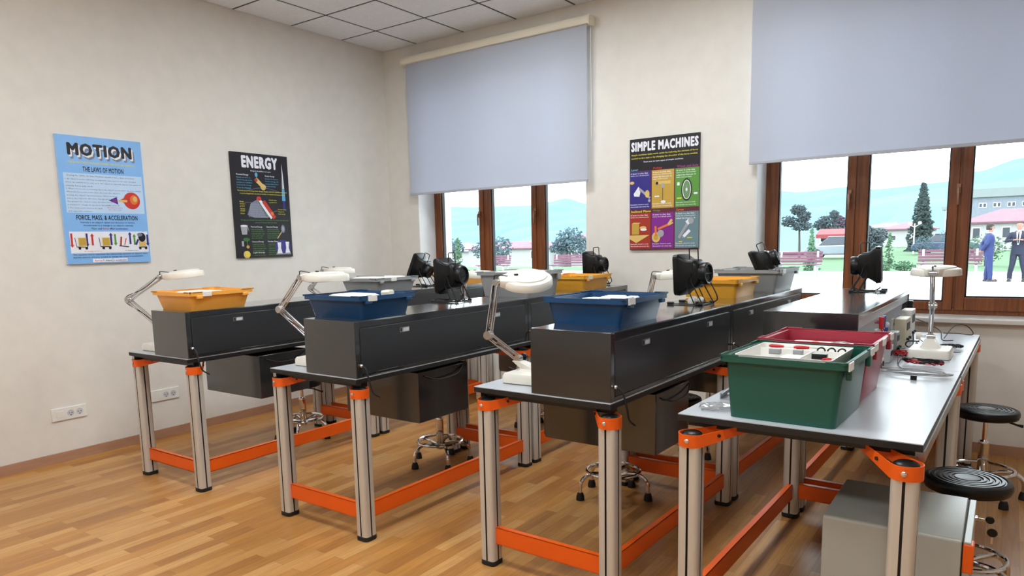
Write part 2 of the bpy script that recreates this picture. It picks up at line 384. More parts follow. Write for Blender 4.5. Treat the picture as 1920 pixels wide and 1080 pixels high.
class Art:
    def __init__(s, W_, H_, base, edge='ink'):
        s.b = MB(); s.W = W_; s.H = H_; s.z = .018
        s.b.box(0, W_, 0, H_, 0, .018, PK.index(edge)); s.rect(0, W_, 0, H_, base)
    def lift(s): s.z += .00006; return s.z
    def poly(s, pts, c):
        z = s.lift(); s.b.add([(x, y, z) for x, y in pts], [tuple(range(len(pts)))], PK.index(c), False)
    def rect(s, x0, x1, y0, y1, c): s.poly([(x0, y0), (x1, y0), (x1, y1), (x0, y1)], c)
    def ell(s, cx, cy, rx, ry, c, n=20): s.poly([(cx+rx*math.cos(2*math.pi*i/n), cy+ry*math.sin(2*math.pi*i/n)) for i in range(n)], c)
    def ring(s, cx, cy, rx, ry, t, c, n=24):
        z = s.lift(); vs = []; fs = []
        for i in range(n):
            a = 2*math.pi*i/n; vs += [(cx+rx*math.cos(a), cy+ry*math.sin(a), z), (cx+(rx-t)*math.cos(a), cy+(ry-t)*math.sin(a), z)]
            j = (i+1) % n; fs.append((2*i, 2*j, 2*j+1, 2*i+1))
        s.b.add(vs, fs, PK.index(c), False)
    def line(s, x0, y0, x1, y1, w, c):
        d = Vector((x1-x0, y1-y0)).normalized(); n = Vector((-d.y, d.x))*w/2
        s.poly([(x0+n.x, y0+n.y), (x0-n.x, y0-n.y), (x1-n.x, y1-n.y), (x1+n.x, y1+n.y)], c)
    def text(s, t, x0, x1, y, h, c, bold=.0):
        z = s.z+.00004
        if bold >= .04: s.z += .00014
        s.b.text(t, Matrix.Translation((x0, y, z)), x1-x0, h, PK.index(c), bold)
    def lines(s, ls, x, y, h, c, bold=0, cw=.0046, gap=1.65):
        for k, l in enumerate(ls):
            if l: s.text(l, x, x+len(l)*cw, y-k*h*gap, h, c, bold)
    def done(s, name, loc, rot, label):
        t = thing(name, loc, label, 'poster'); t.rotation_euler = rot
        s.b.build('printed_panel', [PM[k] for k in PK], t)
        return t
# MOTION (x right, y up, metres on a 0.60 x 0.89 board)
A = Art(.60, .893, 'blue', 'lblue')
for dx, dy, c in ((.018, -.026, 'shade'), (.009, -.012, 'wht'), (0, 0, 'ink')): A.text('MOTION', .072+dx, .525+dx, .757+dy, .088, c, .06)
A.text('FORCES MAKE THINGS MOVE AND CHANGE THEIR SPEED AND DIRECTION', .07, .54, .704, .013, 'yel', .03)
A.text('THE LAWS OF MOTION', .165, .452, .648, .036, 'ink', .03)
A.rect(.03, .585, .36, .635, 'lblue')
A.text('During the 1600s, Sir Isaac Newton identified three laws of motion.', .055, .53, .610, .014, 'ink')
A.lines(['1. An object in motion will keep moving at the same speed in the same direction', '    unless an outside force acts on it. An object at rest will stay at rest unless an',
         '    outside force acts on it.', '2. When a force acts on a moving object, the object\'s speed and/or direction changes.', '    When the force acts in the same direction the object is',
         '    moving, the object\'s speed increases. When the force', '    acts in the opposite direction, the speed decreases.', '    The greater the object\'s mass, the more force', '    is needed to change its speed or direction.',
         '3. For every action there is an equal', '    and opposite reaction.'], .04, .586, .0125, 'ink', 0, .0063, 1.78)
A.ell(.495, .455, .062, .062, 'red', 28); A.poly([(.40, .455), (.44, .475), (.44, .435)], 'red'); A.ell(.512, .462, .03, .035, 'ora', 18); A.ell(.52, .468, .016, .02, 'tan')
A.line(.395, .452, .46, .452, .016, 'tan'); A.poly([(.325, .452), (.385, .48), (.392, .425)], 'nav'); A.ell(.37, .452, .02, .012, 'pur')
A.text('Air rushes out', .32, .40, .412, .01, 'pur'); A.text('the balloon moves', .31, .42, .396, .01, 'red'); A.text('the other way', .32, .41, .380, .01, 'pur')
A.text('FORCE, MASS, & ACCELERATION', .088, .525, .305, .040, 'ink', .03)
A.text("Velocity is an object's speed and direction of motion.", .11, .505, .285, .013, 'ink', .02)
A.text("Acceleration is a change in an object's velocity.", .13, .49, .264, .013, 'ink', .02)
A.text('Mass', .185, .222, .243, .013, 'dgrn', .02); A.text('and', .23, .255, .243, .012, 'ink', .02); A.text('force', .262, .305, .243, .013, 'red', .02); A.text('affect', .312, .35, .243, .013, 'ink', .02); A.text('acceleration.', .356, .448, .243, .013, 'nav', .02)
A.rect(.03, .59, .075, .228, 'wht')
def arrow(x, y0, y1, c):
    A.rect(x-.007, x+.007, min(y0, y1), max(y0, y1), c); s = 1 if y1 > y0 else -1; A.poly([(x-.014, y1), (x+.014, y1), (x, y1+s*.02)], c)
for x, y0, y1, c in ((.042, .215, .135, 'red'), (.145, .215, .14, 'nav'), (.182, .13, .195, 'red'), (.315, .13, .2, 'nav'), (.345, .21, .145, 'grn'), (.455, .135, .205, 'nav'), (.487, .13, .19, 'grn'), (.587, .205, .14, 'nav')): arrow(x, y0, y1, c)
for bx in (.085, .25): A.rect(bx, bx+.055, .125, .185, 'tan'); A.rect(bx+.004, bx+.051, .129, .181, 'gold'); A.line(bx-.012, .12, bx+.062, .118, .006, 'ink'); A.ell(bx+.005, .11, .01, .01, 'ink', 10); A.ell(bx+.052, .11, .01, .01, 'ink', 10); A.line(bx-.014, .118, bx-.022, .185, .004, 'ink')
A.rect(.52, .572, .118, .155, 'tan'); A.ell(.545, .185, .028, .034, 'ink'); A.ell(.53, .205, .02, .014, 'shade'); A.line(.515, .112, .58, .112, .006, 'ink'); A.ell(.525, .104, .01, .01, 'ink', 10); A.ell(.57, .104, .01, .01, 'ink', 10)
A.line(.38, .12, .39, .19, .012, 'rust'); A.line(.37, .125, .44, .115, .006, 'ink'); A.line(.495, .13, .515, .17, .014, 'nav'); A.line(.41, .13, .425, .18, .006, 'red')
A.text('A change in force', .12, .24, .083, .010, 'red'); A.text('A change in mass', .41, .51, .083, .010, 'dgrn')
A.text('The equation below expresses the relationship between an object\'s mass', .04, .575, .058, .012, 'ink', .015)
A.text('and the amount of force needed to change the object\'s acceleration.', .04, .545, .039, .012, 'ink', .015)
A.rect(.17, .31, .008, .034, 'wht'); A.rect(.315, .42, .008, .034, 'wht')
A.text('force', .185, .235, .013, .014, 'red', .02); A.text('= mass', .24, .305, .013, .013, 'dgrn', .02); A.text('x acceleration', .32, .415, .013, .014, 'nav', .02)
Rleft = Matrix(((0, 0, 1), (1, 0, 0), (0, 1, 0))).to_euler()
A.done('wall_poster', (.001, -3.267, 1.389), Rleft, 'light blue poster headed MOTION with a red balloon, on the left wall')
# ENERGY
A = Art(.585, .895, 'black')
A.text('ENERGY', .105, .475, .768, .105, 'wht', .065); A.text('Energy is the ability to do work.', .19, .40, .738, .014, 'wht', .02)
A.poly([(.510, .60), (.514, .72), (.521, .83), (.528, .72), (.533, .60)], 'wht'); A.poly([(.503, .50), (.508, .61), (.535, .61), (.541, .50)], 'cyan'); A.rect(.508, .535, .42, .50, 'nav'); A.rect(.514, .520, .6, .75, 'gr')
A.text('Potential Energy', .045, .165, .70, .016, 'wht', .02); A.lines(['Energy stored in an', 'object because of its', 'position or condition', 'is potential energy.', 'It can be released.'], .045, .678, .0125, 'cyan', .01, .0073, 1.7)
A.text('Kinetic Energy', .335, .435, .70, .016, 'wht', .02); A.lines(['Energy of motion is', 'kinetic energy. All', 'moving objects have', 'kinetic energy.'], .335, .678, .0125, 'cyan', .01, .0073, 1.7)
A.ell(.245, .715, .014, .02, 'cyan', 12); A.line(.235, .68, .325, .60, .035, 'tan'); A.ell(.31, .612, .028, .026, 'tan'); A.ell(.24, .67, .016, .016, 'rust')
for k in range(8): A.line(.14+k*.045, .575+.03*math.sin(k*.42), .185+k*.045, .575+.03*math.sin((k+1)*.42), .003, 'shade')
A.text('The total amount of energy never changes. Energy cannot be created or destroyed.', .045, .56, .566, .014, 'yel', .02)
A.text('It can be changed from one form to another, or transferred between objects.', .07, .54, .543, .014, 'yel', .02)
A.poly([(.13, .37), (.17, .47), (.24, .505), (.30, .49), (.36, .37), (.34, .345), (.2, .345)], 'shade')
for k in range(14): A.line(.145+k*.014, .35, .175+k*.011, .475, .0025, 'gr'); 
for k in range(6): A.line(.14+k*.004, .36+k*.02, .36-k*.01, .355+k*.021, .0022, 'gr')
A.line(.25, .51, .38, .345, .03, 'wht'); A.line(.30, .49, .41, .345, .035, 'red'); A.ell(.255, .512, .025, .02, 'red', 12); A.ell(.385, .385, .016, .018, 'ora', 10); A.line(.25, .49, .33, .36, .006, 'dgrn')
A.lines(['Kinetic', 'energy is', 'greatest', 'when the', 'car goes', 'fastest'], .06, .475, .0125, 'yel', .01, .0058, 1.6); A.line(.11, .475, .17, .478, .002, 'gr')
A.lines(['Potential energy', 'is greatest here'], .36, .495, .0125, 'yel', .01, .0050, 1.6); A.lines(['Potential energy', 'changes into', 'kinetic energy'], .45, .415, .0125, 'yel', .01, .0055, 1.6); A.line(.40, .40, .45, .412, .002, 'gr')
A.text('Energy can change from one form to another in a chain, but the total', .06, .555, .318, .013, 'grn', .02); A.text('amount of energy stays the same.', .2, .43, .297, .013, 'grn', .02)
for x, y, ti in ((.15, .258, 'Thermal Energy'), (.315, .258, 'Electrical Energy'), (.155, .13, 'Chemical Energy'), (.32, .13, 'Nuclear Energy'), (.16, .035, 'Light Energy')):
    A.text(ti, x, x+.12, y, .015, 'wht', .02); nl = 2 if y < .05 else (6 if x > .3 and y < .2 else 5)
    A.lines(['comes from the move-', 'ment of the tiny bits', 'inside all matter that', 'can be used to heat', 'and to do work for', 'people every day'][:nl if y > .05 else 1], x+.004, y-.019, .0115, 'grn', .01, .0062, 1.6)
A.poly([(.05, .275), (.12, .275), (.11, .20), (.06, .20)], 'gr'); A.ell(.085, .275, .036, .008, 'wht'); A.line(.12, .27, .13, .23, .004, 'gr')
A.line(.425, .165, .475, .225, .008, 'tan'); A.ell(.49, .25, .022, .036, 'shade'); A.ell(.49, .25, .012, .022, 'gr')
A.ell(.10, .158, .034, .016, 'dgrn'); A.rect(.05, .072, .10, .145, 'gr'); A.ell(.11, .095, .016, .014, 'gold', 12); A.line(.105, .11, .105, .15, .004, 'grn')
A.ell(.095, .03, .035, .032, 'tan', 18); A.ell(.103, .032, .02, .022, 'yel', 14)
A.ell(.478, .09, .085, .062, 'nav', 24)
A.poly([(.41, .03), (.425, .08), (.42, .13), (.46, .13), (.455, .08), (.47, .03)], 'wht'); A.poly([(.5, .035), (.512, .08), (.508, .135), (.548, .135), (.54, .08), (.556, .035)], 'wht'); A.rect(.40, .56, .022, .032, 'gr')
A.done('wall_poster', (.001, -1.904, 1.390), Rleft, 'black poster headed ENERGY with a roller coaster, on the left wall')
# SIMPLE MACHINES
A = Art(.592, .902, 'mar')
A.rect(0, .592, .70, .902, 'black'); A.rect(.0, .592, .645, .70, 'black')
A.text('SIMPLE MACHINES', .012, .582, .800, .078, 'wht', .06)
A.text('Simple machines make work easier by reducing the amount of force', .015, .577, .764, .016, 'yel', .02); A.text('needed to do a task or by changing the direction of the force needed.', .015, .577, .737, .016, 'yel', .02)
A.text('There are six basic types of simple machines.', .12, .46, .706, .014, 'wht', .02)
def cell(x0, x1, y0, y1, c, name, nc, n2):
    A.rect(x0, x1, y0, y1, c); A.text(name, x0+.012, x0+.012+len(name)*.0125, y1+.006, .018, nc, .03)
    A.lines(['A lever is a bar that', 'turns on a fixed point', 'called the fulcrum. It', 'helps move a load'][:n2], x0+.008, y1-.022, .0115, 'wht', .02, .0073, 1.6)
    A.lines(['Examples: found in tools', 'that people use every day'], x0+.008, y0+.03, .0115, 'wht', .02, .0066, 1.6)
cell(0, .185, .335, .64, 'nav', 'Lever', 'cyan', 2); cell(.195, .385, .335, .64, 'gold', 'Pulley', 'red', 4); cell(.395, .592, .335, .64, 'grn', 'Wheel and Axle', 'mauve', 4)
cell(0, .185, .01, .30, 'rust', 'Inclined Plane', 'yel', 2); cell(.195, .385, .01, .30, 'pur', 'Wedge', 'grn', 2); cell(.395, .592, .01, .30, 'slate', 'Screw', 'ora', 3)
A.poly([(.035, .46), (.08, .52), (.095, .47), (.085, .435), (.04, .44)], 'wht'); A.line(.085, .50, .18, .42, .018, 'gr'); A.ell(.155, .455, .02, .03, 'tan'); A.ell(.02, .55, .02, .012, 'tan'); A.line(.165, .405, .182, .395, .02, 'gr')
A.rect(.225, .355, .527, .55, 'tan'); A.line(.29, .53, .29, .38, .004, 'ink'); A.ell(.29, .515, .014, .02, 'gr'); A.ell(.295, .385, .02, .012, 'wht'); A.ell(.24, .535, .012, .012, 'ink'); A.rect(.22, .26, .425, .435, 'wht')
A.ring(.49, .47, .045, .088, .012, 'ink'); A.ring(.49, .47, .035, .076, .006, 'wht')
for k in range(10):
    a = k*math.pi/10; A.line(.49-.03*math.cos(a), .47-.07*math.sin(a), .49+.03*math.cos(a), .47+.07*math.sin(a), .0018, 'gr')
A.ell(.49, .47, .008, .012, 'wht'); A.rect(.412, .432, .505, .53, 'wht'); A.rect(.55, .58, .43, .445, 'wht'); A.rect(.41, .45, .40, .41, 'yel')
A.poly([(0, .12), (.175, .12), (.06, .055), (0, .09)], 'tan'); A.rect(.02, .085, .125, .215, 'gold'); A.poly([(.02, .215), (.035, .225), (.10, .222), (.085, .215)], 'tan'); A.ell(.12, .18, .03, .014, 'tan'); A.ell(.125, .165, .028, .01, 'wht')
A.ell(.235, .10, .036, .042, 'tan', 20); A.ell(.235, .10, .02, .026, 'gold', 14); A.line(.235, .11, .23, .19, .018, 'ora'); A.line(.25, .165, .34, .20, .018, 'ora'); A.line(.34, .20, .37, .24, .02, 'tan'); A.line(.34, .195, .38, .215, .012, 'tan'); A.ell(.275, .13, .028, .03, 'gr')
A.line(.43, .09, .50, .20, .022, 'gr'); A.line(.495, .205, .53, .235, .035, 'wht'); A.ell(.53, .225, .022, .026, 'gr'); A.line(.47, .10, .52, .15, .024, 'wht'); A.line(.46, .09, .47, .10, .012, 'gr'); A.rect(.43, .46, .055, .064, 'yel'); A.rect(.50, .54, .085, .094, 'yel')
A.done('wall_poster', (2.781, -.001, 1.380), (R(90), 0, 0), 'dark poster headed SIMPLE MACHINES with six coloured squares, between the windows')

# ---------------------------------------------------------------- wall sockets
def socket(y0, label):
    t = thing('wall_socket', (0, y0, .34), label, 'wall socket')
    T = Matrix.Translation((0, 0, 0))
    MB().box(.0, .010, 0, .235, -.045, .045).build('cover_plate', M['white'], t, bevel=.003)
    for k, yy in enumerate((.125, .185)):
        s = MB(); X = Matrix.Translation((.0098, yy, 0)) @ Matrix.Rotation(R(90), 4, 'Y')
        s.lathe([(.023, 0), (.023, .0022), (.019, .0022), (.0188, .0004), (0.0001, .0004)], 20, 0, X, caps=False)
        for dy in (-.009, .009): s.cyl((.0098, yy+dy, 0), (.0125, yy+dy, 0), .0032, n=8, m=1)
        s.cyl((.0098, yy, -.015), (.0122, yy, -.015), .004, n=8, m=1)
        s.build('socket_outlet', [M['pale'], M['seam']], t)
    MB().box(.0095, .0115, .03, .08, -.022, .022).build('switch_rocker', M['white'], t, bevel=.001)
socket(-3.475, 'white double wall socket left of the first bench, nearest the picture edge')
socket(-2.762, 'white double wall socket seen between the legs of the first bench')

# ---------------------------------------------------------------- radiators
def radiator(x, label):
    t = thing('radiator', (x, -.135, .14), label, 'radiator')
    for k in range(14):
        o = MB(); o.box(k*.09, k*.09+.075, -.04, .04, 0, .58)
        o.build('fin', M['white'], t, bevel=.012)
    b = MB(); b.cyl((.01, 0, .06), (1.23, 0, .06), .014, n=8); b.cyl((.01, 0, .52), (1.23, 0, .52), .014, n=8); b.build('header_pipe', M['white'], t)
    MB().box(.1, .16, .03, .132, .2, .4).box(1.05, 1.11, .03, .132, .2, .4).build('wall_bracket', M['white'], t)
    for q in (.2, 1.0): MB().cyl((q, 0, -.14), (q, 0, .03), .012, n=8).build('foot', M['white'], t)
radiator(.8, 'white ribbed radiator under the window nearest the corner')

# ---------------------------------------------------------------- benches
def leg_profile(h=.0375, r=.016):
    # square extrusion with rounded corners and one slot in the middle of each face
    pts = []
    for k in range(4):
        c, s = math.cos(k*math.pi/2), math.sin(k*math.pi/2)
        loc = [(h, -h+r), (h, -.0042), (h-.012, -.0042), (h-.012, .0042), (h, .0042), (h, h-r)]
        loc += [(h-r+r*math.cos(R(a)), h-r+r*math.sin(R(a))) for a in (22, 45, 68)]
        pts += [(x*c-y*s, x*s+y*c) for x, y in loc]
    return pts
LEGP = leg_profile()
def teardrop(rad, L, w, n=12):
    # outline of a collar round the leg whose two sides run on inwards to a tip (local +x)
    p = [(L, w)]; a0 = math.acos((rad-w)/L) if L > rad else 1.2
    for i in range(n+1):
        a = R(75)+R(210)*i/n; p.append((rad*math.cos(a), rad*math.sin(a)))
    p.append((L, -w)); return p
TH = .825
def make_bench(W_, L, lx0, lx1, ly0, ly1, side, tag_, unit, loc, rz):
    """origin = front left corner of the top on the floor"""
    t = thing('workbench', (loc[0], loc[1], 0), tag_, 'workbench', rz)
    b = MB(); b.box(0, W_, 0, L, TH-.003, TH, 0); b.box(0, W_, 0, L, TH-.025, TH-.003, 1); b.build('tabletop', [M['laminate'], M['edge']], t)
    for (x, y, q) in ((lx0, ly0, 45), (lx1, ly0, 135), (lx0, ly1, -45), (lx1, ly1, -135)):
        lm_ = MB().prism(LEGP, .022, .762); lm_.m = [1 if (k < len(LEGP) and k % 9 in (1, 2, 3)) else 0 for k in range(len(lm_.f))]; lg = lm_.build('leg', [M['alu'], mat('slot_shade', (52, 46, 42), .6)], t, loc=(x, y, 0))  # slot faces get a darker metal, groove shade put into the colour
        MB().prism([(px*1.08, py*1.08) for px, py in rrect(.075, .075, .02)], 0, .024).build('foot_cap', M['rubber'], lg, bevel=.004)
        MB().lathe([(.036, .756), (.038, .762), (.036, .772), (.028, .778)], 20).build('end_cap', M['black'], lg)
        ang = R(q); ca, sa = math.cos(ang), math.sin(ang)
        o = []
        outer = teardrop(.0475, .24, .010); inner = teardrop(.0445, .24, .007)
        def zz(px, lo): 
            k = max(0, min(1, (px-.03)/.2)); return (.728+.046*k) if lo else (.774+.025*k)
        def P(p, z): return (p[0]*ca-p[1]*sa, p[0]*sa+p[1]*ca, z)
        n = len(outer)
        rings = [[P(p, zz(p[0], True)) for p in outer], [P(p, zz(p[0], False)) for p in outer], [P(p, zz(p[0], False)) for p in inner], [P(p, zz(p[0], True)) for p in inner], [P(p, zz(p[0], True)) for p in outer]]
        # open ribbon: loft across the section, along the outline
        secs = [[rings[0][i], rings[1][i], rings[2][i], rings[3][i]] for i in range(n)]
        bb = MB(); bb.loft(secs)
        bo = bb.build('bracket', M['orange'], t, loc=(x, y, 0))
        bt = MB()
        for aa in (180, ):
            fx, fy = (-.0475)*ca*1, (-.0475)*sa*1
        bt.lathe([(.0001, .006), (.005, .0055), (.0085, .003), (.009, 0)], 12, 0, Matrix.Translation((0, 0, .752)) @ Matrix.Rotation(math.atan2(-1 if y < L/2 else 1, 0.0), 4, 'Z') @ Matrix.Translation((.0475, 0, 0)) @ Matrix.Rotation(R(90), 4, 'Y'), caps=False)
        bt.build('bolt', M['chrome'], bo)
        h = MB()
        nrm = .0275; hx = .085
        for sgn in (1, -1): h.cyl(P((hx, sgn*.034), .765), P((hx, sgn*.0395), .765), .006, n=10)
        h.build('bolt_hole', M['seam'], bo)
    # rails under the top
    b = MB(); b.box(.02, W_-.02, .05, .09, TH-.052, TH-.026); b.box(.02, W_-.02, L-.09, L-.05, TH-.052, TH-.026); b.box(W_/2-.2, W_/2-.16, .09, L-.09, TH-.052, TH-.026); b.box(W_/2+.16, W_/2+.2, .09, L-.09, TH-.052, TH-.026)
    b.build('under_frame', M['blackmetal'], t)
    if side > 0: xr = lx1
    else: xr = lx0
    def stretcher(p0, p1):
        # C channel with a small end flange
        d = (Vector(p1)-Vector(p0)); Ln = d.length; a = math.atan2(d.y, d.x)
        T = Matrix.Translation((p0[0], p0[1], 0)) @ Matrix.Rotation(a, 4, 'Z')
        s = MB(); s.box(0, Ln, -.014, -.011, .105, .183, T=T); s.box(0, Ln, -.014, .014, .180, .183, T=T); s.box(0, Ln, -.014, .014, .105, .108, T=T)
        so = s.build('stretcher', M['orange'], t)
        k = MB(); k.cyl(tuple(T @ Vector((.008, -.02, .19))), tuple(T @ Vector((.008, -.02, .2))), .006, n=8); 
    stretcher((lx0+.036, ly0, 0), (lx1-.036, ly0, 0)); stretcher((lx0+.036, ly1, 0), (lx1-.036, ly1, 0))
    stretcher((xr, ly0+.036, 0), (xr, ly1-.036, 0))
    # aluminium edge rail on the stool side
    xs = -.004 if side > 0 else W_-.022
    b = MB(); b.box(xs, xs+.026, .02, L-.02, TH-.062, TH-.0255, 0); b.box(xs-.001, xs+.027, L-.02, L, TH-.062, TH-.0255, 1); b.box(xs+.005, xs+.008, .02, L-.02, TH-.05, TH-.045, 1)
    b.build('edge_rail', [M['steel'], M['black']], t)
    if unit:
        x0, x1, y0, y1, z0 = unit
        u = MB().box(x0, x1, y0, y1, z0, TH-.053).build('drawer_unit', M['grey_dark'], t, bevel=.004)
        fx = x0-.012 if side > 0 else x1+.002
        MB().box(fx, fx+.010, y0+.01, y1-.01, z0+.01, TH-.07).build('drawer_front', M['grey_door'], u, bevel=.003)
        bx = fx-.008 if side > 0 else fx+.012
        MB().tube([(bx+(.008 if side > 0 else -.004), (y0+y1)/2-.07, z0+.2), (bx, (y0+y1)/2-.06, z0+.2), (bx, (y0+y1)/2+.06, z0+.2), (bx+(.008 if side > 0 else -.004), (y0+y1)/2+.07, z0+.2)], .005, 8).build('handle', M['steel'], u)
        # power block and loose lead behind the unit
        MB().tube(bez([(x1+.004, y0+.05, TH-.08), (x1+.02, y0+.15, TH-.11), (x1+.02, y0+.3, TH-.105), (x1+.004, y0+.38, TH-.07)], 8), .004, 6).build('cable', M['black'], u)
    return t

def make_cabinet(W_, L, H, label, loc, rz, face, far=False):
    """charcoal metal box on the bench top; the door is on side `face` (+1: +x) and the other long side is open."""
    t = thing('instrument_cabinet', (loc[0], loc[1], TH+.001), label, 'instrument cabinet', rz)
    th = .004; b = MB()
    dx = W_ if face > 0 else 0       # door side
    b.box(0, W_, 0, th, 0, H); b.box(0, W_, L-th, L, 0, H); b.box(0, W_, th, L-th, H-th, H); b.box(0, W_, th, L-th, 0, th)
    if face > 0: b.box(W_-.02, W_-.006, th, L-th, th, H-th)
    else: b.box(.006, .02, th, L-th, th, H-th)
    # flanges round the door opening
    s0, s1 = (W_-.006, W_) if face > 0 else (0, .006)
    b.box(s0, s1, th, .032, th, H-th); b.box(s0, s1, L-.032, L-th, th, H-th); b.box(s0, s1, .032, L-.032, H-.034, H-th); b.box(s0, s1, .032, L-.032, th, .018)
    # lip on the open side
    q0, q1 = (0, .006) if face > 0 else (W_-.006, W_)
    b.box(q0, q1, th, L-th, H-.026, H-th); b.box(q0, q1, th, .02, th, H-.026); b.box(q0, q1, L-.02, L-th, th, H-.026)
    b.build('body', M['grey_dark'], t, bevel=.0015)
    d0, d1 = (W_-.005, W_+.0015) if face > 0 else (-.0015, .005)
    door = MB().box(d0, d1, .035, L-.035, .021, H-.037).build('door', M['grey_door'], t, bevel=.0015)
    for yy in (L*.23, L*.77):
        k = MB(); e = W_+.0015 if face > 0 else -.0035
        k.box(e, e+.002, yy-.035, yy+.035, H-.085, H-.06, 0); k.box(e-.001, e+.003, yy-.012, yy+.03, H-.081, H-.064, 1); k.box(e-.001, e+.0032, yy-.03, yy-.022, H-.081, H-.064, 2)
        k.build('label_holder', [M['steel'], M['pale'], M['seam']], door)
    e = W_ if face > 0 else 0; sg = 1 if face > 0 else -1
    gr = MB().ball((e+sg*.006, .028, .06), .009).build('cable_outlet', M['chrome'], t)
    MB().tube(bez([(e+sg*.008, .028, .06), (e+sg*.035, .03, .045), (e+sg*.052, .035, -.02), (e+sg*.055, .05, -.07), (e+sg*.06, .09, -.10)], 8), .0045, 8).build('power_cord', M['rubber'], t)
    # inside: recessed pale instrument panel with sockets, on the open side
    p0 = .09 if face > 0 else W_-.042
    pn = MB().box(p0, p0+.006, .01, L-.01, .006, H-.008).build('back_panel', M['pale'], t)
    rl = MB(); r0 = .008 if face > 0 else W_-.03; rl.box(r0, r0+.022, .006, L-.006, H-.075, H-.03); rl.build('top_rail', M['pale'] if face < 0 else M['steel'], t, bevel=.003)
    sk = -1 if face > 0 else 1
    for k in range(6):
        yy = .12+k*(L-.24)/5; px = p0 if face > 0 else p0+.006
        s = MB(); s.box(min(px, px+sk*.012), max(px, px+sk*.012), yy-.04, yy+.04, .07, .13, 0)
        for a in (-.018, .018): s.cyl((px+sk*.012, yy+a, .10), (px+sk*.018, yy+a, .10), .007, n=10, m=1)
        s.build('socket_module', [M['white'], M['seam']], pn)
    return t

# rows: x, y of the front-left corner of the top, rotation (deg, clockwise), width
def rowpt(r, u, v):
    x, y, a = r; c, s = math.cos(R(a)), math.sin(R(a)); return (x+u*c+v*s, y-u*s+v*c)
ROW = [(.790, -3.290, 0.0), (2.180, -3.240, 1.0), (3.462, -3.105, 1.7), (4.432, -3.140, 1.2)]
FIRST = [1.555, 1.505, 1.372, 1.405]; SECOND = 1.45
WID = [.675, .675, .690, .778]
LX = [(.035, .653), (.045, .658), (.068, .680), (.072, .742)]
LY = [.05, .035, .012, -.045]
names = ['bench nearest the left wall', 'second bench from the left wall', 'third bench from the left wall', 'rightmost bench']
for i in range(4):
    r = ROW[i]; a = -R(r[2])
    lab = ['front bench of the leftmost row, orange brackets, an amber bin above it', 'front bench of the second row from the left, a blue bin above it', 'front bench of the third row, magnifier lamp on its left corner and blue bin above',
           'front right bench with bare pale top holding the green and red bins'][i]
    u = [(.05, .665, .50, .90, .487), (.03, .615, .50, .93, .487), (.06, .66, .48, .86, .485), None][i]
    make_bench(WID[i], FIRST[i]-.004, LX[i][0], LX[i][1], LY[i], FIRST[i]-.055, -1 if i == 3 else 1, lab, u, rowpt(r, 0, 0), a)
    lab2 = ['back bench of the leftmost row, standing nearest the room corner', 'back bench of the second row, behind the blue bin row', 'back bench of the third row, under the tilted black extractor', 'back right bench with magnifier lamp, tangled leads and the open cabinet'][i]
    u2 = [(.05, .665, .53, .93, .487), (.03, .615, .53, .93, .487), (.06, .66, .53, .93, .487), None][i]
    make_bench(WID[i], SECOND, LX[i][0], LX[i][1], .055, SECOND-.06, -1 if i == 3 else 1, lab2, u2, rowpt(r, 0, FIRST[i]), a)
CH = .278   # cabinet height: top at 1.103
CT = TH+CH
clab = [('charcoal metal cabinet on the leftmost front bench, an amber bin on top', 'charcoal metal cabinet on the leftmost back bench, a grey bin on top'),
        ('charcoal cabinet on the second row front bench, under a blue bin', 'charcoal cabinet on the second row back bench, under the deep grey bin'),
        ('large charcoal cabinet on the third row front bench, nearest the camera', 'charcoal cabinet on the third row back bench, under amber and grey bins')]
CX0 = [.305, .296, .308]
for i in range(3):
    r = ROW[i]; a = -R(r[2])
    make_cabinet(.372 if i == 0 else .378, FIRST[i]-.02, CH, clab[i][0], rowpt(r, CX0[i], .008), a, 1)
    make_cabinet(.372 if i == 0 else .378, SECOND-.02, CH, clab[i][1], rowpt(r, CX0[i], FIRST[i]-.008), a, 1)
r = ROW[3]
make_cabinet(.42, 1.68, CH, 'charcoal cabinet with open instrument side on the right row, black extractor on top', rowpt(r, -.025, 1.10), -R(1.2), -1)

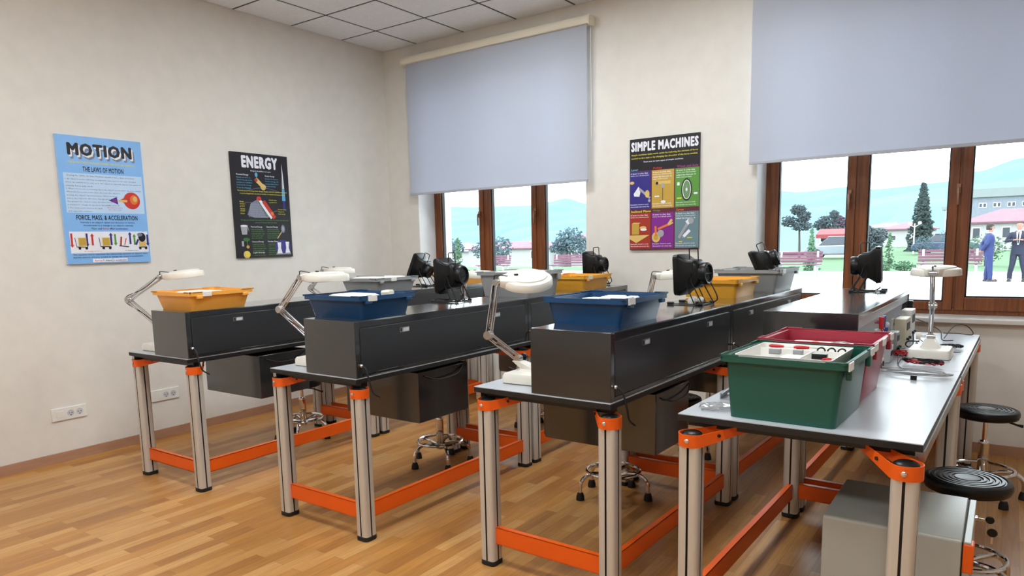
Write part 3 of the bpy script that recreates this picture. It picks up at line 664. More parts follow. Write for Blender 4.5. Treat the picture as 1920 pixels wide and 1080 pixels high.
# ---------------------------------------------------------------- bins
def make_bin(cx, cy, z, bw_, bd, rw, rd, H, m, label, rz=0, clip=None, lugs=(1,), name='storage_bin', slots=False):
    """base bw_ x bd, rim rw x rd"""
    t = thing(name, (cx, cy, z+.0008), label, 'storage bin', rz)
    iw, idp = rw-.034, rd-.034
    def rg(w, d, zz, r=.02): return [(x, y, zz) for x, y in rrect(w, d, r, 3)]
    rings = [rg(bw_, bd, 0), rg(iw, idp, H-.022), rg(rw, rd, H-.022), rg(rw, rd, H), rg(rw-.006, rd-.006, H+.0), rg(rw-.006, rd-.006, H-.005), rg(iw-.004, idp-.004, H-.005), rg(bw_-.005, bd-.005, .004)]
    e = MB().loft(rings)
    # raised ends of the rim
    for sx in (-1, 1):
        for sy in (-1, 1):
            e.box(min(sx*rw*.5, sx*rw*.34), max(sx*rw*.5, sx*rw*.34), min(sy*(rd/2), sy*(rd/2-.006)), max(sy*(rd/2), sy*(rd/2-.006)), H-.004, H+.004)
            e.box(min(sx*rw*.5, sx*(rw*.5-.006)), max(sx*rw*.5, sx*(rw*.5-.006)), min(sy*rd*.5, sy*rd*.3), max(sy*rd*.5, sy*rd*.3), H-.004, H+.004)
    e.build('tub', m, t)
    for sx in lugs:
        for sy in (-.36, .36):
            l = MB(); x = sx*(iw/2+.004)
            l.box(min(x, x+sx*.018), max(x, x+sx*.018), sy*rd-.02, sy*rd+.02, H-.06 if H > .15 else H-.04, H-.02); l.build('hanging_lug', m, t, bevel=.004)
    for (kx, ky) in (clip or []):
        c = MB()
        if kx == 0: c.box(ky*rw-.03, ky*rw+.03, -rd/2-.005, -rd/2, H-.026, H+.002)
        else: c.box(rw/2, rw/2+.005, ky*rd-.03, ky*rd+.03, H-.026, H+.002)
        c.build('label_clip', M['white'], t, bevel=.001)
    return t
make_bin(1.262, -3.025, CT, .335, .37, .43, .44, .112, M['yellow'], 'light orange bin on the leftmost front cabinet, nearest the left wall', 0, [(1, -.25)])
make_bin(2.600, -2.955, CT, .365, .33, .44, .40, .112, M['blue'], 'blue bin on the second row, seen behind and left of the big lamp', -R(1), [(1, -.3)])
make_bin(3.925, -2.715, CT, .325, .38, .405, .43, .115, M['blue'], 'blue bin on the third row, nearest the camera on a cabinet', -R(1.7), [(1, -.36)])
make_bin(1.215, -1.42, CT, .34, .42, .42, .50, .108, M['greybin'], 'shallow grey bin on the leftmost back cabinet, behind a blue bin', 0, [(1, -.1)])
make_bin(2.64, -1.485, CT, .37, .35, .45, .42, .165, M['greybin'], 'deep grey bin on the second row, behind the big round lamp', -R(1))
make_bin(2.70, -.80, CT, .33, .38, .39, .43, .105, M['amber'], 'amber bin on the second row, beside the deep grey bin', -R(1), [(1, -.3)])
make_bin(3.93, -1.165, CT, .31, .36, .36, .42, .108, M['amber'], 'amber bin on the third row, behind the tall black extractor', -R(1.7), [(0, -.1)])
make_bin(4.00, -.62, CT, .35, .40, .43, .47, .145, M['greybin'], 'grey bin at the far end of the third row, tilted black extractor on it', -R(1.7), [(1, -.3)])
make_bin(1.30, -.46, CT, .30, .34, .37, .40, .095, M['yellow'], 'light orange bin at the far end of the leftmost row, mostly hidden', 0)
make_bin(4.787, -2.905, TH, .350, .395, .418, .43, .222, M['green'], 'deep green bin standing on the front right bench, nearest the camera', -R(2), [(1, -.4), (1, .42)])
make_bin(4.795, -2.463, TH, .335, .375, .425, .41, .226, M['red'], 'dark red bin standing behind the green one on the right bench', -R(2), [(1, -.4), (1, .0), (1, .42)])

# contents of the bins
def tray(cx, cy, z, w, d, h, rz, label, div=()):
    t = thing('component_tray', (cx, cy, z), label, 'component tray', rz)
    b = MB(); rg = lambda w, d, zz, r=.012: [(x, y, zz) for x, y in rrect(w, d, r, 3)]
    b.loft([rg(w-.02, d-.02, 0), rg(w, d, h), rg(w-.008, d-.008, h), rg(w-.03, d-.03, .004)])
    for (a, x0, x1, y) in div:
        if a == 'x': b.box(x0, x1, y-.002, y+.002, .003, h-.004)
        else: b.box(y-.002, y+.002, x0, x1, .003, h-.004)
    b.build('tray', M['white'], t); return t
gz = TH+.172
tray(4.775, -2.895, gz, .325, .345, .05, -R(2), 'white divided tray of leads and parts in the green bin', [('x', -.14, .14, .06), ('y', -.15, .06, .05), ('y', .06, .15, -.02)])
tray(4.79, -2.463, TH+.125, .335, .345, .05, -R(2), 'white tray with an orange foam ball in the red bin', [('x', -.15, .15, -.04), ('y', -.04, .16, .03)])
def put(name, mb, mats, label, cat, group=None, bevel=0, loc=None, rot=None):
    o = mb.build(name, mats, bevel=bevel, loc=loc, rot=rot); return tag(o, label, cat, group)
for k, x in enumerate((4.845, 4.88, 4.915)):
    put('cable_loop', MB().tube([(.013*math.cos(a), .004*math.sin(a*2), .017+.014*math.sin(a)) for a in [i*2*math.pi/16 for i in range(16)]], .003, 6, closed=True), M['black'],
        ['leftmost of three small black cable loops in the green bin tray', 'middle one of three small black cable loops in the green bin tray', 'rightmost of three small black cable loops in the green bin tray'][k], 'cable loop', 'black loops in the green bin', loc=(x, -2.80, gz+.022))
def screwdriver(x, y, z, rz, m, label, L=.09):
    t = thing('test_probe', (x, y, z), label, 'test probe', rz)
    MB().tube([(0, 0, .007), (.01, 0, .007), (.03, 0, .007), (L*.6, 0, .007)], [.004, .007, .007, .005], 10).build('handle', m, t)
    MB().cyl((L*.6, 0, .007), (L, 0, .007), .0018, n=8).build('tip', M['steel'], t)
screwdriver(4.66, -2.80, gz+.043, R(-4), M['redplastic'], 'red probe at the left side of the green bin tray')
screwdriver(4.75, -2.805, gz+.043, R(6), M['redplastic'], 'red probe in the middle of the green bin tray')
screwdriver(4.885, -2.99, gz+.03, R(60), M['redplastic'], 'red probe at the right corner of the green bin tray', .07)
for k, (x, y, s, l) in enumerate(((4.70, -2.87, .04, 'small grey chip pack at the left of the green bin tray'), (4.78, -2.865, .032, 'small grey chip pack in the middle of the green bin tray'), (4.865, -2.925, .05, 'dark grey clip lying in the green bin tray'))):
    put('component_pack', MB().box(-s/2, s/2, -.012, .012, 0, .02).box(-s/2+.004, s/2-.004, -.014, -.012, .004, .016), [M['greybin'], M['greybin'], M['black']][k], l, 'component pack', bevel=.003, loc=(x, y, gz+.03))
for k, (x, y, w, d, a) in enumerate(((4.68, -2.965, .10, .09, 5), (4.785, -2.965, .08, .08, -8), (4.90, -2.945, .05, .10, 3))):
    put('white_packet', MB().loft([[(px, py, z) for px, py in rrect(w*q, d*q, .012, 2)] for z, q in ((0, .9), (.006, 1), (.012, .8))]), M['paper'], ['white packet at the left front of the green bin', 'white packet at the middle front of the green bin', 'narrow white packet at the right edge of the green bin'][k], 'packet', 'white packets in the green bin', loc=(x, y, gz+(.030 if k == 1 else .018)), rot=(0, 0, R(a)))
put('foam_ball', MB().ball((0, 0, .014), .022, 16, sz=.65), M['foam'], 'orange foam ball in the red bin tray', 'foam ball', loc=(4.77, -2.53, TH+.184))
put('lead_bundle', MB().tube(bez([(0, 0, 0), (.03, .01, .01), (.07, -.004, .004), (.12, .01, .01), (.15, 0, 0)], 6), .003, 6).tube(bez([(.0, .02, 0), (.05, .03, .012), (.1, .012, .004), (.16, .03, .002)], 6), .003, 6), M['greycable'], 'thin grey leads lying in the red bin', 'leads', loc=(4.80, -2.47, TH+.190))
put('packing_sheet', MB().loft([[(px, py, z) for px, py in rrect(.29*q, .26*q, .02, 2)] for z, q in ((0, 1), (.006, .98))]), M['paper'], 'white sheet lying flat over the red bin contents', 'packing sheet', loc=(4.785, -2.44, TH+.1765), rot=(0, 0, R(-2)))
def packet(x, y, z, w, d, label, rz=0, m='paper', h=.016, rx=0):
    top = z+h; z = CT+.0065; h = top-z       # a stack of packets standing on the bin floor
    put('parts_packet', MB().loft([[(px, py, zz) for px, py in rrect(w*q, d*q, .01, 2)] for zz, q in ((0, .84), (h*.35, .90), (h*.38, .86), (h*.66, .94), (h*.70, .90), (h*.93, 1), (h, .84))]), M[m], label, 'packet', loc=(x, y, z), rot=(rx, 0, R(rz)))
packet(1.25, -3.04, CT+.092, .26, .18, 'white packet showing above the rim of the leftmost orange bin', 8)
packet(2.57, -2.97, CT+.096, .24, .16, 'white packet on the left in the second row blue bin', -6)
packet(2.735, -2.885, CT+.108, .05, .08, 'pale yellow packet poking out of the second row blue bin', 20, 'cream_plastic', .02)
packet(3.925, -2.64, CT+.090, .10, .12, 'white packet in the middle of the third row blue bin', 4)
packet(4.025, -2.68, CT+.090, .05, .18, 'narrow white packet at the right of the third row blue bin', 10)
packet(3.83, -2.67, CT+.082, .06, .10, 'white packet at the left of the third row blue bin', -16)
packet(1.215, -1.42, CT+.10, .30, .34, 'white sheets filling the shallow grey bin of the leftmost row', 6)
packet(2.64, -1.48, CT+.152, .31, .24, 'white packet on the deep grey bin behind the big lamp', -3, h=.015)
packet(3.93, -.765, CT+.125, .20, .06, 'white sheets in the front of the far grey bin of the third row', -2)
put('metal_rod', MB().cyl((-.14, 0, 0), (.14, .03, 0), .004, n=8), M['steel'], 'thin metal rod lying across the shallow grey bin', 'rod', loc=(1.20, -1.52, CT+.1225))

# ---------------------------------------------------------------- magnifier lamps
def make_lamp(base, brz, J0, E_, Hj, head_dir, tilt, label, knob=1, headroll=0):
    """base = (x,y) of the base centre on the bench top, other points in world space"""
    t = thing('magnifier_lamp', (base[0], base[1], TH), label, 'magnifier lamp')
    o = Vector((base[0], base[1], TH)); L = lambda p: tuple(Vector(p)-o)
    bs = MB(); Rz = Matrix.Rotation(brz, 4, 'Z')
    bs.loft([[(x, y, z) for x, y in rrect(w, d, .018, 3)] for w, d, z in ((.19, .23, .004), (.19, .23, .034), (.178, .218, .046), (.10, .12, .050))], T=Rz)
    bs.box(-.088, .088, -.108, .108, 0, .004, 1, T=Rz)
    bs.build('base', [M['lampwhite'], M['black']], t)
    j0 = Vector(L(J0)); cyl = MB()
    w = [(x, y) for x, y in rrect(.10, .10, .012, 3)]; w2 = [(x, y) for x, y in rrect(.045, .05, .008, 3)]
    zt = j0.z-.01
    cyl.loft([[(x, y, .046) for x, y in w], [(x*.8, y*.8, .06) for x, y in w], [(x+j0.x, y+j0.y, zt) for x, y in w2]], T=None)
    cyl.build('column', M['lampwhite'], t)
    e = Vector(L(E_)); h = Vector(L(Hj))
    def pair(a, b, name, sep, m):
        d = (b-a).normalized(); side = d.cross(Vector((0, 0, 1)))
        if side.length < .2: side = Vector((0, 1, 0))
        side.normalize(); upv = side.cross(d).normalized()
        g = MB()
        for s in (-1, 1):
            for q in (-1, 1):
                g.tube([a+upv*sep*s+side*.008*q, b+upv*sep*s+side*.008*q], .0035, 8)
        g.box(-.001, .001, -.001, .001, -.001, .001, T=Matrix.Translation((a+b)/2))
        po = g.build(name, m, t)
        sp = MB(); n = 90; pts = []
        A_, B_ = a+upv*sep*.2+d*.03, a+upv*sep*.2+d*(.03+(b-a).length*.55)
        for i in range(n+1):
            an = i*2*math.pi/5; pts.append(A_.lerp(B_, i/n)+(side*math.cos(an)+upv*math.sin(an))*.006)
        sp.tube(pts, .0013, 4); sp.build('spring', M['steel'], po)
        return side
    sd = pair(j0, e, 'lower_arm', .013, M['chrome']); pair(e, h, 'upper_arm', .013, M['chrome'])
    for p, rr in ((j0, .016), (e, .02), (h, .014)):
        jn = MB(); jn.cyl(p-sd*.017, p+sd*.017, rr, n=14)
        jn.cyl(p+sd*.0165, p+sd*.024, rr*.6, n=10)
        jn.build('joint', M['steel'], t)
    kb = MB(); kp = j0+sd*knob*.02; kb.cyl(kp, kp+sd*knob*.026, .007, n=10, m=1); kb.cyl(kp+sd*knob*.022, kp+sd*knob*.044, .019, .017, n=12, m=0); kb.build('tilt_knob', [M['black'] if knob > 0 else M['lampwhite'], M['chrome']], t, bevel=.002)
    # head
    hd = Vector(head_dir).normalized(); az = math.atan2(hd.y, hd.x)
    T = Matrix.Translation(h) @ Matrix.Rotation(az, 4, 'Z') @ Matrix.Rotation(-tilt, 4, 'Y') @ Matrix.Rotation(headroll, 4, 'X')
    hb = MB(); C_ = Matrix.Translation((.148, 0, 0))
    hb.lathe([(.112, -.024), (.1195, -.0225), (.1205, -.018), (.1185, .006), (.1135, .013), (.094, .0175), (.0925, .023), (.086, .0255), (.03, .028), (.0002, .0282)], 40, T=T @ C_)
    hb.loft([[(x, y*k, z*k2+dz) for y, z in rrect(.055, .038, .006, 2)] for x, k, k2, dz in ((.016, 1.0, .9, 0), (.022, 1.15, 1.05, 0), (.05, 1.9, 1.15, .0), (.11, 3.2, 1.15, .0))], T=T)
    ho = hb.build('lamp_head', M['lampwhite'], t, bevel=.0)
    MB().lathe([(.062, -.026), (.062, -.0215), (.0002, -.018)], 28, T=T @ C_).build('lens', M['lens'], ho)
    MB().lathe([(.104, -.024), (.104, -.0215), (.066, -.0215), (.066, -.026), (.072, -.026)], 28, T=T @ C_, caps=False).build('lens_ring', M['white'], ho)
    MB().box(.085, .105, -.006, .006, .028, .034, T=T).build('switch', M['black'], ho, bevel=.002)
    cl = MB(); cl.box(-.004, .028, -.011, .011, -.012, .010, T=T); cl.cyl(tuple(T @ Vector((.012, -.02, -.004))), tuple(T @ Vector((.012, .022, -.004))), .008, n=12); cl.build('head_clamp', M['steel'], t, bevel=.001)
    out = (e-(h+j0)/2); out.z = 0; out = out.normalized() if out.length > .01 else Vector((-1, 0, 0))
    cp = [h+Vector(T.to_3x3() @ Vector((.06, .01, .022))), h+Vector((0, 0, .034)), h+out*.012+Vector((0, 0, .01)), (h+e)/2+out*.004, e+Vector((0, 0, .03)), e+out*.034, e+Vector((0, 0, -.028))+out*.01, (e+j0)/2+out*.006, j0+out*.012, j0+out*.018+Vector((0, 0, -.05)), Vector((j0.x, j0.y, .06))+out*.05]
    MB().tube(bez(cp, 6), .0028, 6).build('cord', M['rubber'], t)
    return t
make_lamp((.90, -3.10), 0, (.905, -3.10, .945), (.555, -3.14, 1.143), (.945, -3.12, 1.300), (.60, .80, 0), R(5), 'white magnifier lamp at the left end of the leftmost bench, beside the orange bin')
make_lamp((2.33, -3.01), 0, (2.315, -3.04, .955), (2.062, -3.06, 1.122), (2.245, -3.05, 1.303), (.86, .5, 0), R(0), 'white magnifier lamp on the second bench, head over the left of a blue bin')
make_lamp((3.622, -2.872), R(2), (3.568, -2.90, .930), (3.408, -2.91, 1.031), (3.452, -2.90, 1.280), (.70, .71, 0), R(3), 'large white magnifier lamp on the third bench, round head seen at centre', headroll=R(17))
make_lamp((.93, -1.56), 0, (.90, -1.58, .95), (.604, -1.62, 1.127), (.762, -1.62, 1.270), (.80, .60, 0), R(0), 'white magnifier lamp on the leftmost back bench, behind the second lamp head')
make_lamp((2.32, -1.45), 0, (2.29, -1.43, .94), (2.03, -1.35, 1.06), (2.02, -1.32, 1.238), (1, .1, 0), R(-2), 'white magnifier lamp on the second row back bench, left of the deep grey bin')
make_lamp((3.66, -1.32), 0, (3.63, -1.33, .93), (3.53, -1.36, 1.06), (3.552, -1.32, 1.225), (.85, .52, 0), R(6), 'white magnifier lamp on the third row back bench, behind the tall extractor')
make_lamp((5.085, -1.335), R(-1), (5.078, -1.30, .925), (5.062, -1.07, 1.065), (5.066, -1.22, 1.250), (.03, 1, 0), R(2), 'white magnifier lamp standing among leads on the right bench', -1)

# ---------------------------------------------------------------- fume extractors
def make_extractor(x, y, z, rz, tilt, label, plug=False, leadpts=None, scale=1, low=0):
    t = thing('fume_extractor', (x, y, z+.001), label, 'fume extractor', rz); t.scale = (scale,)*3
    P = Matrix.Translation((0, 0, .165-low)) @ Matrix.Rotation(tilt, 4, 'Y') @ Matrix.Diagonal((.80, 1, 1, 1))
    # local axis x: hood at -x, round fan housing at +x
    def sq(xx, w, h, r, dz=0): return [(xx, a, b+dz) for a, b in rrect(w, h, r, 3)]
    MB().loft([sq(-.105, .165, .215, .02), sq(-.112, .170, .22, .022), sq(-.080, .178, .225, .024), sq(-.072, .168, .21, .022), (sq(-.030, .140, .165, .018)), sq(.02, .132, .155, .018)], T=P).build('hood', M['black'], t)
    MB().loft([sq(-.1125, .150, .198, .016), sq(-.1135, .150, .198, .016)], T=P).build('filter', mat('dark_grey_filter', (26, 26, 28), .9, bump=.6, bscale=900), t)
    MB().loft([sq(.018, .126, .148, .02), sq(.04, .120, .134, .03), sq(.05, .115, .118, .05)], T=P).build('housing', M['black'], t)
    X = P @ Matrix.Rotation(R(90), 4, 'Y')
    MB().lathe([(.058, .048), (.060, .06), (.060, .092), (.055, .100), (.048, .098), (.046, .085), (.0002, .084)], 28, T=X).build('outlet_ring', M['black'], t)
    g = MB()
    for rr in (.018, .031, .044): g.tube([tuple(X @ Vector((rr*math.cos(a), rr*math.sin(a), .094))) for a in [i*2*math.pi/24 for i in range(24)]], .0013, 5, closed=True)
    for a in range(4): c_, s_ = math.cos(a*math.pi/4), math.sin(a*math.pi/4); g.cyl(tuple(X @ Vector((-.046*c_, -.046*s_, .094))), tuple(X @ Vector((.046*c_, .046*s_, .094))), .0013, n=5)
    g.build('fan_grille', M['blackmetal'], t)
    h = MB()
    for yy in (-.058,): pass
    h.tube([(-.022, -.066, 0), (-.022, -.066, .10), (-.022, -.060, .143), (-.022, 0, .145), (-.022, .0, .145)], .0032, 8, T=P) if False else None
    h.tube([tuple(P @ Vector(q)) for q in ((-.03, -.01, .065), (-.03, -.01, .135), (-.024, -.01, .141), (.026, -.01, .141), (.032, -.01, .135), (.032, -.01, .06))], .0036, 8)
    h.build('handle', M['blackmetal'], t)
    for s in (-1, 1): MB().cyl(tuple(P @ Vector((.0, s*.062, 0))), tuple(P @ Vector((0, s*.078, 0))), .011, n=12).build('tilt_knob', M['black'], t)
    w = MB(); zz = -low
    for s in (-1, 1):
        yv = s*.07
        w.tube([tuple(P @ Vector((0, yv, 0))), (.012, yv, .12-low), (.075, yv*1.05, .008), (.07, yv*1.05, .0045), (-.10, yv*1.05, .0045)], .0036, 8)
        w.tube([tuple(P @ Vector((-.002, yv, 0))), (-.02, yv, .11-low), (.03, yv*1.05, .006)], .0033, 8)
    w.tube([(.073, -.0735, .006), (.075, 0, .006), (.073, .0735, .006)], .0036, 8)
    w.build('wire_stand', M['blackmetal'], t)
    for s in (-1, 1):
        MB().cyl((-.125, s*.0735, .008), (-.09, s*.0735, .008), .008, n=10).build('rubber_foot', M['rubber'], t); MB().cyl((.055, s*.0735, .008), (.08, s*.0735, .008), .008, n=10).build('rubber_foot', M['rubber'], t)
    c = leadpts or [(.09, 0, .12-low), (.12, .02, .03), (.05, .03, .006), (.0, -.02, .006), (.05, -.05, .01), (-.02, -.01, .02), (.03, .03, .008)]
    MB().tube(bez(c, 8), .0035, 6).build('power_cord', M['rubber'], t)
    if plug:
        q = MB(); q.loft([[(px, py, zq) for px, py in rrect(a, a, .008, 2)] for a, zq in ((.028, 0), (.044, .008), (.044, .03), (.03, .04))], T=Matrix.Translation((.0, -.02, .004)) @ Matrix.Rotation(R(25), 4, 'X'))
        q.ball((.035, .0, .025), .018, 10); q.build('plug_adaptor', M['white'], t)
    return t
make_extractor(4.00, -1.80, CT, R(-4), R(-3), 'black boxy extractor upright on the third row, white plug at its foot', True)
make_extractor(2.565, -2.12, CT, R(4), R(-2), 'black boxy extractor on the second row, right of the left blue bin', leadpts=[(.07, 0, .1), (.10, -.06, .02), (-.02, -.10, .006), (-.13, -.06, .006), (-.16, .0, .008), (-.10, -.02, .02), (-.02, -.04, .006)])
make_extractor(1.20, -.86, CT, R(10), R(24), 'black extractor tilted back on the leftmost row, before the white reveal', low=.01)
make_extractor(2.65, -.36, CT, R(2), R(-2), 'black extractor at the far end of the second row, behind an amber bin')
make_extractor(4.66, -.62, CT, R(184), R(3), 'black extractor on the right row, its wide hood turned to the right', leadpts=[(.07, 0, .1), (.06, -.04, .02), (-.05, -.03, .006), (-.09, .02, .03), (-.06, .05, .01), (0, .02, .006)])
make_extractor(4.06, -.60, CT+.112, R(6), R(-24), 'black extractor lying tilted on top of the far grey bin', low=.075, scale=.92, leadpts=[(.03, 0, .03), (.0, .03, .01), (-.05, .02, .006), (-.05, -.03, .006), (.0, -.03, .012)])

# ---------------------------------------------------------------- stools
def make_stool(x, y, h, rz, label, group=None):
    t = thing('lab_stool', (x, y, 0), label, 'stool', rz, group)
    prof = [(.0002, h-.052), (.135, h-.052), (.148, h-.046), (.154, h-.03), (.154, h-.016), (.150, h-.006), (.140, h-.0015)]
    for q in (.130, .110, .090, .070, .050): prof += [(q+.004, h), (q, h-.004), (q-.004, h-.004), (q-.006, h)]
    prof += [(.028, h-.002), (.0002, h-.002)]
    MB().lathe(prof, 48).build('seat', M['black'], t)
    MB().lathe([(.07, h-.062), (.09, h-.0525), (.02, h-.0525)], 20).build('seat_plate', M['blackmetal'], t)
    MB().tube([(.03, 0, h-.068), (.10, .0, h-.070), (.15, .01, h-.088), (.175, .015, h-.094)], [.005, .005, .006, .009], 8).build('height_lever', M['rubber'], t)
    MB().lathe([(.012, .30), (.012, h-.058)], 14).build('gas_lift', M['chrome'], t)
    MB().lathe([(.022, .10), (.026, .11), (.026, .30), (.0275, .31), (.02, .325), (.013, .325)], 18).build('column', M['chrome'], t)
    ring = MB().tube([(.150*math.cos(a), .150*math.sin(a), .155) for a in [i*2*math.pi/32 for i in range(32)]], .0095, 8, closed=True)
    ring.build('foot_ring', M['chrome'], t)
    for k in range(5):
        a = R(72*k); c, s = math.cos(a), math.sin(a)
        lg = MB().tube(bez([(.02*c, .02*s, .13), (.09*c, .09*s, .145), (.155*c, .155*s, .14), (.195*c, .195*s, .10), (.20*c, .20*s, .035)], 5), .0115, 8)
        lo = lg.build('leg', M['chrome'], t)
        MB().lathe([(.0002, 0), (.024, 0), (.023, .02), (.016, .042), (.0125, .044)], 14, T=Matrix.Translation((.20*c, .20*s, 0))).build('rubber_foot', M['rubber'], lo)
    return t
make_stool(5.337, -.945, .50, R(14), 'black ring-grooved stool by the back wall, right of the right bench')
make_stool(5.305, -2.27, .485, R(40), 'black ring-grooved stool nearest the camera, just behind the grey pedestal')
make_stool(1.0, -2.10, .46, R(20), 'stool with chrome foot ring under the leftmost front bench')
make_stool(2.345, -2.05, .46, R(36), 'stool with chrome foot ring under the second row front bench')
make_stool(3.615, -2.02, .46, R(12), 'stool with chrome foot ring under the third row front bench')
make_stool(2.46, -.96, .43, R(50), 'stool under the second row back bench, glimpsed beside aluminium legs')
make_stool(3.66, -1.16, .43, R(30), 'stool under the third row back bench, seat edge showing')

# ---------------------------------------------------------------- pedestal cabinet
t = thing('pedestal_cabinet', (4.915, -3.03, 0), 'warm grey metal pedestal with orange handles under the front right bench', 'pedestal cabinet', -R(0))
b = MB(); b.loft([[(x, .445, z) for x, z in [(0, .045), (.40, .045), (.40, .50), (0, .50)]]]+[]) if False else None
sec = [(y, z) for y, z in [(0, .045), (.45, .045), (.45, .498)]] + [(.012-.012*math.sin(R(a)), .488+.012*math.cos(R(a))) for a in (0, 30, 60, 90)]
b.loft([[(x, y, z) for y, z in sec] for x in (0, .405)]); b.build('body', M['pedestal'], t, bevel=.003)
b = MB().box(.4052, .4085, .008, .442, .05, .492); b.build('gasket', M['seam'], t)
for k, (z0, z1) in enumerate(((.05, .185), (.19, .325), (.33, .495))):
    d = MB().box(.4095, .430, .004, .446, z0, z1).build('drawer', M['white'] if False else M['pedestal'], t, bevel=.002)
    MB().box(.4091, .438, -.002, .05, z0+.065, z1-.006).build('corner_grip', M['orange'], d, bevel=.004)
    if k == 2:
        MB().cyl((.430, .36, .458), (.437, .36, .458), .009, n=14).build('lock', M['chrome'], d)
for (x, y) in ((.05, .05), (.05, .40), (.36, .05), (.36, .40)):
    c = MB(); c.cyl((x-.01, y, .024), (x+.01, y, .024), .0235, n=16); c.box(x-.012, x+.012, y-.012, y+.012, .03, .05); c.build('caster', M['black'], t)
# key ring in the lock: one key in the lock, its twin hanging
k = thing('key_pair', (5.352, -2.67, .458), 'pair of small black-headed keys hanging from the pedestal lock', 'keys')
a = MB(); a.cyl((0, 0, 0), (.022, 0, 0), .003, n=8); a.lathe([(.0002, -.004), (.012, -.004), (.014, 0), (.012, .004), (.0002, .004)], 16, 1, T=Matrix.Translation((.036, 0, 0)) @ Matrix.Rotation(R(90), 4, 'X')); a.build('key', [M['steel'], M['black']], k, bevel=.001)
a = MB(); a.lathe([(.0002, -.004), (.014, -.004), (.016, 0), (.014, .004), (.0002, .004)], 16, 1, T=Matrix.Translation((.045, 0, -.045)) @ Matrix.Rotation(R(90), 4, 'X')); a.box(.042, .048, -.001, .001, -.085, -.058, 0); a.build('key', [M['steel'], M['black']], k)
MB().tube([(.042+.012*math.sin(q), 0, -.022+.012*math.cos(q)) for q in [i*2*math.pi/14 for i in range(14)]], .001, 5, closed=True).build('key_ring', M['steel'], k)

# ---------------------------------------------------------------- things on the right bench
put('metal_channel', MB().box(-.02, .02, -.14, .14, 0, .003).box(-.02, -.017, -.14, .14, 0, .026).box(.017, .02, -.14, .14, 0, .026).box(-.02, -.008, -.14, .14, .023, .026).box(.008, .02, -.14, .14, .023, .026), mat('bright_aluminium', (190, 192, 196), .35, metal=.4), 'short silver metal channel left of the green bin', 'metal channel', loc=(4.50, -2.70, TH), rot=(0, 0, R(3)))
bag = MB(); rings = []
for i in range(9):
    y = -.07+i*.0175; w = .045*math.sqrt(max(.05, 1-(abs(i-4)/4.3)**2))
    rings.append([((w*math.cos(a))+.006*math.sin(i*2.3+a*3), y, .012+.011*math.sin(a)*(1+.5*math.sin(i*1.9+a*4))) for a in [j*2*math.pi/16 for j in range(16)]])
bag.loft(rings); put('plastic_bag', bag, M['clear'], 'crumpled clear plastic bag at the front left corner of the right bench', 'plastic bag', loc=(4.54, -3.01, TH+.001), rot=(0, 0, R(-50)))
def cord(name, pts, r, m, label, cat='cord', closed=False):
    return put(name, MB().tube(bez(pts, 8), r*.9, 6), M[m], label, cat)
Z = TH+.008
def tangle(cx, cy, w, d, turns, rz, seed, zamp=.008, n=40):
    rd = random.Random(seed); pts = []
    for i in range(n*turns//2):
        a = i*2*math.pi/(n/2.2); k = 1+.12*rd.uniform(-1, 1)
        x = w*k*math.cos(a); y = d*k*math.sin(a); c, s = math.cos(rz), math.sin(rz)
        pts.append((cx+x*c-y*s, cy+x*s+y*c, Z+.002+zamp*abs(math.sin(a*1.7+seed))+.0015*(i/(n/2.2))))
    return pts
cord('test_lead', tangle(5.085, -1.66, .075, .034, 3, R(-8), 1, .012), .0026, 'redplastic', 'red test lead coiled just in front of the right bench lamp', 'test lead')
cord('test_lead', tangle(5.078, -1.66, .082, .03, 4, R(-12), 2, .016), .0032, 'black', 'black test lead coiled with the red one by the lamp', 'test lead')
cord('cable_coil', tangle(5.03, -1.94, .16, .055, 3, R(-6), 3, .006), .0024, 'greycable', 'grey cable in a long flat coil nearest the red bin', 'cable')
cord('cable_coil', tangle(5.09, -1.96, .12, .05, 2, R(-2), 5, .004), .0022, 'greycable', 'thin grey lead looping past the bench seam', 'cable')
cord('test_lead', tangle(4.955, -1.43, .04, .03, 3, 0, 4, .02), .0026, 'redplastic', 'small loop of red lead left of the lamp base', 'test lead')
cord('power_lead', [(4.975, -1.02, .90), (4.985, -1.10, .86), (4.975, -1.2, .85), (4.965, -1.26, .87), (4.98, -1.29, .893), (5.03, -1.30, .896)], .0042, 'rubber', 'thick black lead arching to the lamp from the left')
cord('power_lead', [(4.94, -.49, .93), (5.0, -.55, .915), (5.08, -.65, .88), (5.10, -.75, .84), (5.15, -.70, Z)], .003, 'rubber', 'black lead stretched from the cabinet end behind the lamp')
cord('power_lead', [(5.10, -.62, Z), (5.14, -.45, .89), (5.20, -.40, .89), (5.235, -.36, Z), (5.15, -.34, Z), (5.08, -.36, Z)], .003, 'rubber', 'black lead arching at the far corner of the right bench')
cord('power_lead', [(5.0, -1.13, Z), (5.0, -1.03, .85), (4.98, -.9, Z), (4.99, -.75, Z), (5.03, -.95, Z), (5.0, -1.12, .845), (5.04, -1.16, Z)], .0026, 'rubber', 'black lead snaking between the cabinet and the lamp')
cord('power_lead', [(4.98, -1.71, Z), (4.99, -1.64, .85), (5.01, -1.52, Z), (4.985, -1.49, Z), (4.97, -1.58, .86), (4.985, -1.74, Z), (5.03, -1.86, Z)], .0022, 'rubber', 'thin black lead looping between the red bin and the lamp')
cord('power_lead', tangle(5.16, -1.02, .05, .035, 3, 0, 9, .01), .003, 'rubber', 'black lead coiled behind the lamp column')
put('lead_plug', MB().box(-.03, .03, -.016, .016, 0, .03).cyl((.03, 0, .015), (.05, 0, .015), .006, n=8), M['black'], 'black plug block beside the left of the lamp base', 'plug', bevel=.005, loc=(4.955, -1.365, TH))
